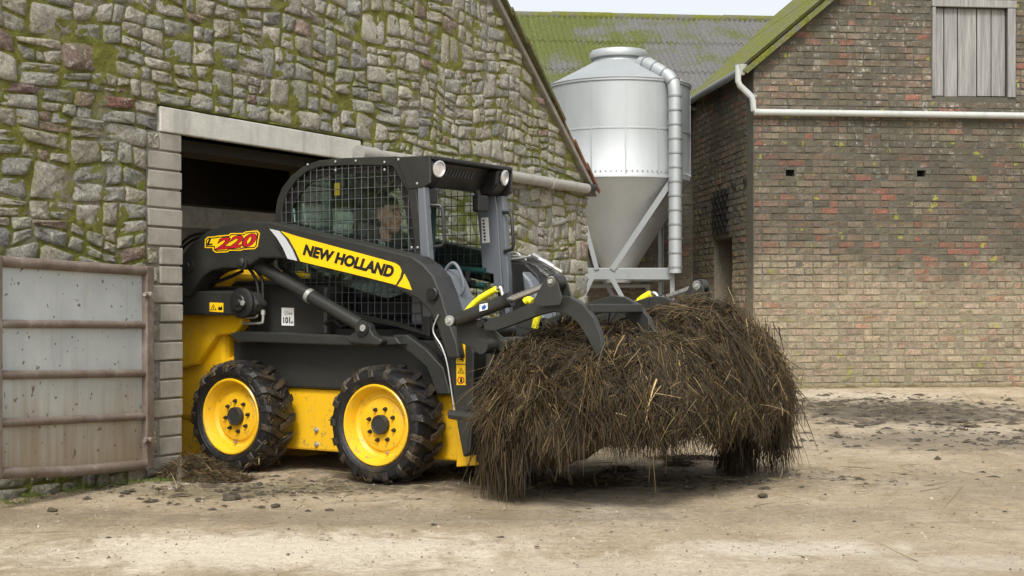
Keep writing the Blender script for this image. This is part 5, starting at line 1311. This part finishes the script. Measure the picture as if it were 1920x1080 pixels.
def add_s(*a, **k):
    global off
    a = list(a); P_, D_ = a[0], a[1]
    w_ = np.clip((P_[:, 0] - np.where(P_[:, 1] < -.6, 1.3, 1.12)) / .3, 0, 1) * (P_[:, 1] < .66); loose = RS.rand(len(P_)) < .05
    zm = np.where(loose, .13 * w_, w_ * (.30 + .07 * fbm(P_ * np.array([1, 1, 0]), 11, 31) + RS.uniform(-.04, .04, len(P_)))); zm = np.maximum(zm, .012)
    keep = P_[:, 2] > zm + .015
    a = [v[keep] for v in a]; zm = zm[keep]; P_, D_ = a[0], a[1]
    a[2] = np.minimum(a[2], np.maximum((P_[:, 2] - zm) / np.maximum(-D_[:, 2] + a[4], .3), .015))
    V, F, C = strands(*a, **k); V_all.append(V); F_all.append(F + off); C_all.append(C); off += len(V)
g = np.array([0, 0, -1.0])
def end_roots(n, rs):
    """roots on the surface, some of them on the two rounded ends"""
    y = rs.uniform(-1.11, 1.11, n); ph = rs.uniform(-.45, math.pi + .55, n); P, nn = muck_surf(y, ph, .985)
    m = rs.rand(n) < .22; sg = np.where(rs.rand(n) < .7, -1, 1); f_ = np.sqrt(rs.rand(n))
    Q, _ = muck_surf(sg * 1.02, ph, 1.0); c = np.stack([np.full(n, 1.41), sg * 1.02, np.full(n, .52)], -1); Q = c + (Q - c) * f_[:, None]; Q[:, 1] = sg * (1.02 + .085 * (1 - f_ ** 2))
    P = np.where(m[:, None], Q, P); nn = np.where(m[:, None], nn * .35 + np.stack([0 * y, sg * .95, 0 * y], -1), nn)
    return P, nn / np.linalg.norm(nn, axis=1, keepdims=True)
# short matted under-layer
N0 = 24000; P, n_ = end_roots(N0, RS)
rt = RS.normal(0, 1, (N0, 3)); rt -= (rt * n_).sum(1, keepdims=True) * n_; td = g - (n_ @ g)[:, None] * n_
D = td * .7 + rt * .8 + n_ * RS.uniform(-.08, .08, (N0, 1)); D /= np.linalg.norm(D, axis=1, keepdims=True)
add_s(P, D, RS.uniform(.03, .10, N0), RS.uniform(.0012, .0028, N0), RS.uniform(.1, .4, N0), muck_cols(N0, .05) * .8, curl=.6)
# wet tufts: stalks stuck together, each tuft with its own lie, length and tone
NTf, PT_ = 1350, 30
Pt, nt_v = end_roots(NTf, RS)
Pe, ne = muck_surf(RS.uniform(-.98, .1, 260), RS.uniform(.9, 2.5, 260), .99); Pt = np.concatenate([Pt, Pe]); nt_v = np.concatenate([nt_v, ne / np.linalg.norm(ne, axis=1, keepdims=True)]); NTf += 260
td = g - (nt_v @ g)[:, None] * nt_v; rt = RS.normal(0, 1, (NTf, 3)); rt -= (rt * nt_v).sum(1, keepdims=True) * nt_v
fl = np.stack([fbm(Pt, 6, 11), fbm(Pt, 6, 12), fbm(Pt, 6, 13)], -1)
Dt = td * 1.05 + rt * .36 + fl * .75; Dt -= (Dt * nt_v).sum(1, keepdims=True) * nt_v; Dt /= np.linalg.norm(Dt, axis=1, keepdims=True); Dt = Dt + nt_v * RS.uniform(-.12, .10, (NTf, 1)); Dt /= np.linalg.norm(Dt, axis=1, keepdims=True)
Lt = RS.gamma(4, .030, NTf) + .035; tone_t = np.clip(RS.lognormal(0, .38, NTf), .4, 2.3) * (1 + .25 * fbm(Pt, 4, 21)); sp = RS.uniform(.012, .045, NTf)
ti = np.repeat(np.arange(NTf), PT_); n = len(ti)
root = Pt[ti] + RS.normal(0, 1, (n, 3)) * sp[ti][:, None] - nt_v[ti] * .01
tip = Pt[ti] + Dt[ti] * (Lt[ti] * RS.uniform(.45, 1.1, n))[:, None] + RS.normal(0, 1, (n, 3)) * (sp[ti] * RS.uniform(.2, .7, n))[:, None]
D = tip - root; L = np.linalg.norm(D, axis=1); D /= L[:, None] + 1e-9
col = muck_cols(n, .06) * tone_t[ti][:, None]
add_s(root, D, L, RS.uniform(.0012, .0032, n) * np.where(RS.rand(n) < .07, 1.8, 1), RS.uniform(.05, .5, n), col, curl=.28)
# ragged curtain hanging from the under-edge, in uneven hanks
NH, PH = 330, 34
yh = RS.uniform(-1.08, 1.09, NH); phh = np.where(RS.rand(NH) < .62, RS.uniform(-1.0, .15, NH), RS.uniform(math.pi - .1, math.pi + 1.1, NH))
Ph, _ = muck_surf(yh, phh, .97)
lim = np.interp(yh, [-1.1, -.95, -.7, -.45, -.2, .1, .5, .72, .85, .95, 1.1], [.24, .30, .28, .22, .18, .17, .20, .24, .30, .26, .24])
Lh = lim * np.clip(RS.gamma(2.2, .38, NH), .15, 1.5) * np.where((Ph[:, 0] > 1.3) & (yh < .68), .42, 1.0); tone_h = RS.uniform(.35, 1.1, NH); sph = RS.uniform(.01, .05, NH)
hi = np.repeat(np.arange(NH), PH); n = len(hi)
root = Ph[hi] + RS.normal(0, 1, (n, 3)) * sph[hi][:, None] * np.array([1, 1, .8])
dl_ = np.array([0, 0, -1.0]) + (RS.normal(0, .10, (NH, 3)))[hi] + RS.normal(0, .10, (n, 3)); dl_ /= np.linalg.norm(dl_, axis=1, keepdims=True)
L = Lh[hi] * RS.uniform(.35, 1.05, n); L = np.minimum(L, np.maximum(root[:, 2] - .012, .02))
add_s(root, dl_, L, RS.uniform(.0014, .0042, n), np.zeros(n), muck_cols(n, .04) * tone_h[hi][:, None], curl=.12)
# broad flattened stalks lying over the mat
NF = 1500; P, n_ = end_roots(NF, RS); rt = RS.normal(0, 1, (NF, 3)); td = g - (n_ @ g)[:, None] * n_
D = td * .8 + rt * .7; D -= (D * n_).sum(1, keepdims=True) * n_; D = D / np.linalg.norm(D, axis=1, keepdims=True) + n_ * .04
add_s(P + n_ * .012, D, RS.uniform(.04, .13, NF), RS.uniform(.003, .0055, NF), RS.uniform(.1, .5, NF), muck_cols(NF, .3) * RS.uniform(.7, 1.3, (NF, 1)), curl=.35)
# a few long pale straws sticking out
N3 = 130
y = RS.uniform(-1.05, 1.05, N3); ph = RS.uniform(-.2, math.pi, N3); P, n_ = muck_surf(y, ph, 1.0)
rt = RS.normal(0, 1, (N3, 3)); D = n_ * RS.uniform(.0, .3, (N3, 1)) + rt * .5 + g * .6; D /= np.linalg.norm(D, axis=1, keepdims=True)
add_s(P, D, RS.uniform(.1, .26, N3), RS.uniform(.0018, .003, N3), RS.uniform(0, .5, N3), np.tile([(.36, .27, .13)], (N3, 1)) * RS.uniform(.5, 1.1, (N3, 1)), curl=.25)
# the clump trailing to the ground at the far end
N4 = 1600
P = np.stack([1.62 + RS.normal(0, .05, N4), .86 + RS.normal(0, .05, N4), RS.uniform(.12, .4, N4)], -1); D = np.array([0, 0, -1.0]) + RS.normal(0, .15, (N4, 3)); D /= np.linalg.norm(D, axis=1, keepdims=True)
add_s(P, D, np.minimum(RS.uniform(.1, .3, N4), P[:, 2] - .005), RS.uniform(.002, .004, N4), np.zeros(N4), muck_cols(N4, .05) * .7, curl=.15)
mk = link('muck_load', np_mesh('muck_load', np.concatenate(V_all), np.concatenate(F_all), M['muck'], np.concatenate(C_all)))
mk.matrix_world = TF; tag(mk, 'shaggy brown heap of straw manure held in the grapple fork', 'manure', kind='stuff')

# ================================================================== LITTER ON THE YARD
def heap(name, label, cat, blobs, n, seed, mat='muck'):
    """low heap: lumpy core plus stalks lying over it (world coordinates)"""
    rs = np.random.RandomState(seed); Vs, Fs, Cs = [], [], []; o = 0
    for (cx, cy, rx, ry, h_) in blobs:
        A, B = np.meshgrid(np.linspace(0, 2 * np.pi, 29)[:-1], np.linspace(0, 1, 9), indexing='ij')
        rr = B * (1 + .18 * np.sin(3 * A + cx * 9) + .1 * np.sin(7 * A + cy * 5)); X_ = cx + rx * rr * np.cos(A); Y_ = cy + ry * rr * np.sin(A)
        Z_ = h_ * (1 - B ** 1.6) * (1 + .3 * np.sin(X_ * 25) * np.sin(Y_ * 22)) - .012 * B
        a_, b_ = A.shape; idx = np.arange(a_ * b_).reshape(a_, b_) ; nx = np.roll(idx, -1, axis=0)
        Fs.append(np.stack([idx[:, :-1], idx[:, 1:], nx[:, 1:], nx[:, :-1]], -1).reshape(-1, 4) + o); Vs.append(np.stack([X_, Y_, Z_], -1).reshape(-1, 3)); cc = np.zeros((a_ * b_, 4)); cc[:] = (.055, .042, .024, 1); Cs.append(cc); o += a_ * b_
        k = int(n * rx * ry / sum(b[2] * b[3] for b in blobs)); an = rs.uniform(0, 6.3, k); b_ = np.sqrt(rs.rand(k)) * 1.1
        P = np.stack([cx + rx * b_ * np.cos(an), cy + ry * b_ * np.sin(an), np.maximum(h_ * (1 - b_ ** 1.6), 0) + .003], -1)
        D = np.concatenate([rs.normal(0, 1, (k, 2)), rs.normal(0, .22, (k, 1)) + .03], 1); D /= np.linalg.norm(D, axis=1, keepdims=True)
        V, F, C = strands(P, D, rs.uniform(.03, .1, k), rs.uniform(.0012, .003, k), rs.uniform(0, .1, k), muck_cols(k, .18, rs), .3, 4, rs); V[:, 2] = np.maximum(V[:, 2], .002)
        Vs.append(V); Fs.append(F + o); Cs.append(C); o += len(V)
    ob = link(name, np_mesh(name, np.concatenate(Vs), np.concatenate(Fs), M[mat], np.concatenate(Cs))); return tag(ob, label, cat, kind='stuff')
def gp(px, py, z=0.0): d = (CH - z) * FPX / (py - HY); return ((px - 960) / FPX * d, d)
a1, a2, a3 = gp(365, 893), gp(325, 897), gp(410, 899)
heap('muck_heap', 'small heap of trodden muck against rear tyre and door jamb', 'muck', [(a1[0], a1[1], .22, .14, .13), (a2[0] + .05, a2[1] + .03, .14, .1, .10), (a3[0], a3[1], .2, .1, .05)], 2600, 4)
b1, b2, b3, b4 = gp(1165, 882), gp(1275, 872), gp(1060, 905), gp(900, 893)
heap('fallen_muck', 'crumbs of dark muck dropped on concrete under the load', 'muck', [(b1[0], b1[1], .1, .06, .025), (b2[0], b2[1], .12, .07, .03), (b3[0], b3[1], .3, .12, .012), (b4[0], b4[1], .4, .2, .012), (b2[0] + .1, b2[1] + .4, .25, .1, .015)], 2600, 6)
# crumbs of mud: uncountable
def crumbs(n, seed):
    rs = np.random.RandomState(seed); Vs, Fs = [], []
    oc = np.array([(1, 0, 0), (.3, .95, 0), (-.8, .6, 0), (-.8, -.6, 0), (.3, -.95, 0), (.2, .1, .8), (-.35, .0, .65)]); fc = np.array([(0, 1, 5), (1, 2, 6), (1, 6, 5), (2, 3, 6), (3, 4, 6), (4, 5, 6), (4, 0, 5)])
    zones = [((3.9, 14.4), (1.6, 1.9), .42, .028), ((3.8, 11.2), (1.7, 1.0), .16, .02), ((1.2, 8.8), (1.4, .5), .12, .012), ((0, 6.8), (2.6, 1.5), .07, .006), ((-1.6, 8.2), (.9, .5), .12, .014), ((3.2, 8.4), (1.6, 1.6), .05, .008)]
    P = []; Sz = []
    for c, r, fr_, s in zones:
        k = int(n * fr_); P.append(np.array(c) + rs.normal(0, .55, (k, 2)) * np.array(r)); Sz.append(rs.gamma(1.3, s * .45, k) + s * .15)
    P = np.concatenate(P); Sz = np.minimum(np.concatenate(Sz), .05); k = len(P)
    an = rs.uniform(0, 6.3, k); c, s = np.cos(an), np.sin(an)
    v = oc[None] * rs.uniform(.6, 1.4, (k, 7, 3)); v = v * Sz[:, None, None] * np.stack([rs.uniform(.8, 2, k), np.ones(k), rs.uniform(.3, .7, k)], -1)[:, None]
    x = v[..., 0] * c[:, None] - v[..., 1] * s[:, None]; y = v[..., 0] * s[:, None] + v[..., 1] * c[:, None]
    V = np.stack([x + P[:, :1], y + P[:, 1:], v[..., 2] - .004], -1).reshape(-1, 3); F = (np.arange(k) * 7)[:, None, None] + fc[None]
    return link('mud_crumbs', np_mesh('mud_crumbs', V, F.reshape(-1, 3), M['mud']))
def grit(n, seed):
    rs = np.random.RandomState(seed); D_ = rs.uniform(5.4, 12.5, n); X_ = rs.uniform(-.42, .40, n) * D_; sz_ = rs.gamma(1.6, .0014, n) + .0014
    oc = np.array([(1, 0, 0), (-.5, .87, 0), (-.5, -.87, 0), (0, 0, .75)]); v = oc[None] * rs.uniform(.6, 1.4, (n, 4, 3)) * sz_[:, None, None]; an = rs.uniform(0, 6.3, n); c, s_ = np.cos(an)[:, None], np.sin(an)[:, None]
    V = np.stack([v[..., 0] * c - v[..., 1] * s_ + X_[:, None], v[..., 0] * s_ + v[..., 1] * c + D_[:, None], v[..., 2] - .002], -1).reshape(-1, 3)
    F = (np.arange(n) * 4)[:, None, None] + np.array([(0, 1, 3), (1, 2, 3), (2, 0, 3)])[None]
    col = np.array([(.42, .36, .27), (.22, .18, .13), (.48, .42, .33), (.12, .1, .075), (.3, .25, .18)])[rs.randint(0, 5, n)]
    return link('grit', np_mesh('grit', V, F.reshape(-1, 3), M['muck'], np.repeat(np.concatenate([col, np.ones((n, 1))], 1), 4, axis=0)))
tag(grit(15000, 12), 'fine loose grit scattered over the yard concrete', 'grit', kind='stuff')
tag(crumbs(3600, 9), 'dark crumbs of mud scattered over the yard', 'mud', kind='stuff')
# straw scattered on the yard and along the foot of the brick wall
rs = np.random.RandomState(14); n = 900
P = np.concatenate([np.stack([rs.uniform(3.4, 7, n), 18.05 + rs.normal(0, .05, n) + .0 * n, np.full(n, .012)], -1), np.stack([rs.normal(1.0, 1.6, n // 3), rs.normal(8.6, .8, n // 3), np.full(n // 3, .006)], -1), np.stack([rs.normal(3.8, 1.3, n // 3), rs.normal(15.5, 1.2, n // 3), np.full(n // 3, .01)], -1)])
P[:n, 1] = CB.y + (P[:n, 0] - CB.x) * math.tan(PHI) - .05 - np.abs(rs.normal(0, .06, n)); k = len(P)
D = np.concatenate([rs.normal(0, 1, (k, 2)), rs.uniform(-.02, .18, (k, 1))], 1); D /= np.linalg.norm(D, axis=1, keepdims=True)
V, F, C = strands(P, D, rs.uniform(.05, .2, k), rs.uniform(.0015, .0032, k), np.full(k, .08), np.array([(.36, .29, .15)]) * rs.uniform(.4, 1.1, (k, 1)), .3, 4, rs); V[:, 2] = np.maximum(V[:, 2], .003)
tag(link('straw_litter', np_mesh('straw_litter', V, F, M['muck'], C)), 'loose pale straw stalks littering the yard', 'straw', kind='stuff')
# larger clods that can be told apart
random.seed(40)
for (px, py, s, lab) in ((434, 933, .055, 'flat dark mud clod below the muck heap at the doorway'), (98, 957, .03, 'mud clod near the foot of the stone wall, nearest the left edge'), (517, 948, .026, 'mud clod in front of the rear tyre, midway across the pale concrete'),
                         (618, 957, .022, 'small brown clod in front of the front tyre'), (1445, 789, .09, 'long dark mud clod just right of the muck load'), (1372, 901, .03, 'mud clod just beyond the trailing muck clump'),
                         (1132, 892, .05, 'black mud clod in the shadow under the load'), (1548, 757, .06, 'mud clod on the pale strip close to the brick wall'), (1690, 770, .08, 'broad dark mud clod in the trodden patch before the brick wall'), (1430, 930, .03, 'lone small clod on clean concrete in front of the load')):
    x, y = gp(px, py); V, F = ball((0, 0, 0), (s * random.uniform(1, 1.5), s * random.uniform(.7, 1), s * .45), 10, 6)
    V = [v * random.uniform(.8, 1.2) for v in V]; o = MB().add([(v.x, v.y, max(v.z, -.008)) for v in V], F).build('mud_clod', M['mud'], None, smooth=60); o.location = (x, y, 0); o.rotation_euler = (0, 0, random.uniform(0, 6))
    tag(o, lab, 'clod', 'mud clods on the yard')
# tufts of grass at the foot of the stone wall
rs = np.random.RandomState(3); Ps = []
for (px, py, k) in ((55, 931, 90), (130, 921, 60), (165, 915, 60), (20, 943, 50), (215, 908, 50), (300, 902, 60), (255, 905, 40)):
    x, y = gp(px, py); Ps.append(np.stack([x + rs.normal(0, .05, k), y + rs.normal(0, .03, k), np.zeros(k)], -1))
P = np.concatenate(Ps); k = len(P); D = np.concatenate([rs.normal(0, .5, (k, 2)), rs.uniform(.5, 1, (k, 1))], 1); D /= np.linalg.norm(D, axis=1, keepdims=True)
V, F, C = strands(P, D, rs.uniform(.02, .06, k), rs.uniform(.0015, .003, k), np.full(k, .4), np.full((k, 3), .1), .3, 4, rs); V[:, 2] = np.maximum(V[:, 2], .0)
tag(link('grass_tufts', np_mesh('grass_tufts', V, F, M['grass'], C)), 'short green grass tufts along the foot of the stone wall', 'grass', kind='stuff')
# mud and straw caked on the two near tyres (part of the loader)
rs = np.random.RandomState(8); Vs, Fs, Cs = [], [], []; o = 0
for (wx, k) in ((-1.192, 800), (0, 140)):
    an = rs.uniform(0, 6.3, k); u = rs.uniform(-.13, .05, k); rr = .338 + rs.uniform(-.01, .012, k)
    P = np.stack([wx + rr * np.sin(an), -.655 + u, .348 + rr * np.cos(an)], -1)
    D = np.stack([np.cos(an), rs.normal(0, .7, k), -np.sin(an)], -1) * rs.choice([-1, 1], (k, 1)) + rs.normal(0, .35, (k, 3)); D /= np.linalg.norm(D, axis=1, keepdims=True)
    V, F, C = strands(P, D, rs.uniform(.02, .07, k), rs.uniform(.0015, .006, k), rs.uniform(0, .3, k), muck_cols(k, .12, rs), .4, 4, rs); V[:, 2] = np.maximum(V[:, 2], .002); Vs.append(V); Fs.append(F + o); Cs.append(C); o += len(V)
tag(link('tyre_muck', np_mesh('tyre_muck', np.concatenate(Vs), np.concatenate(Fs), M['muck'], np.concatenate(Cs)), sk), kind='stuff')
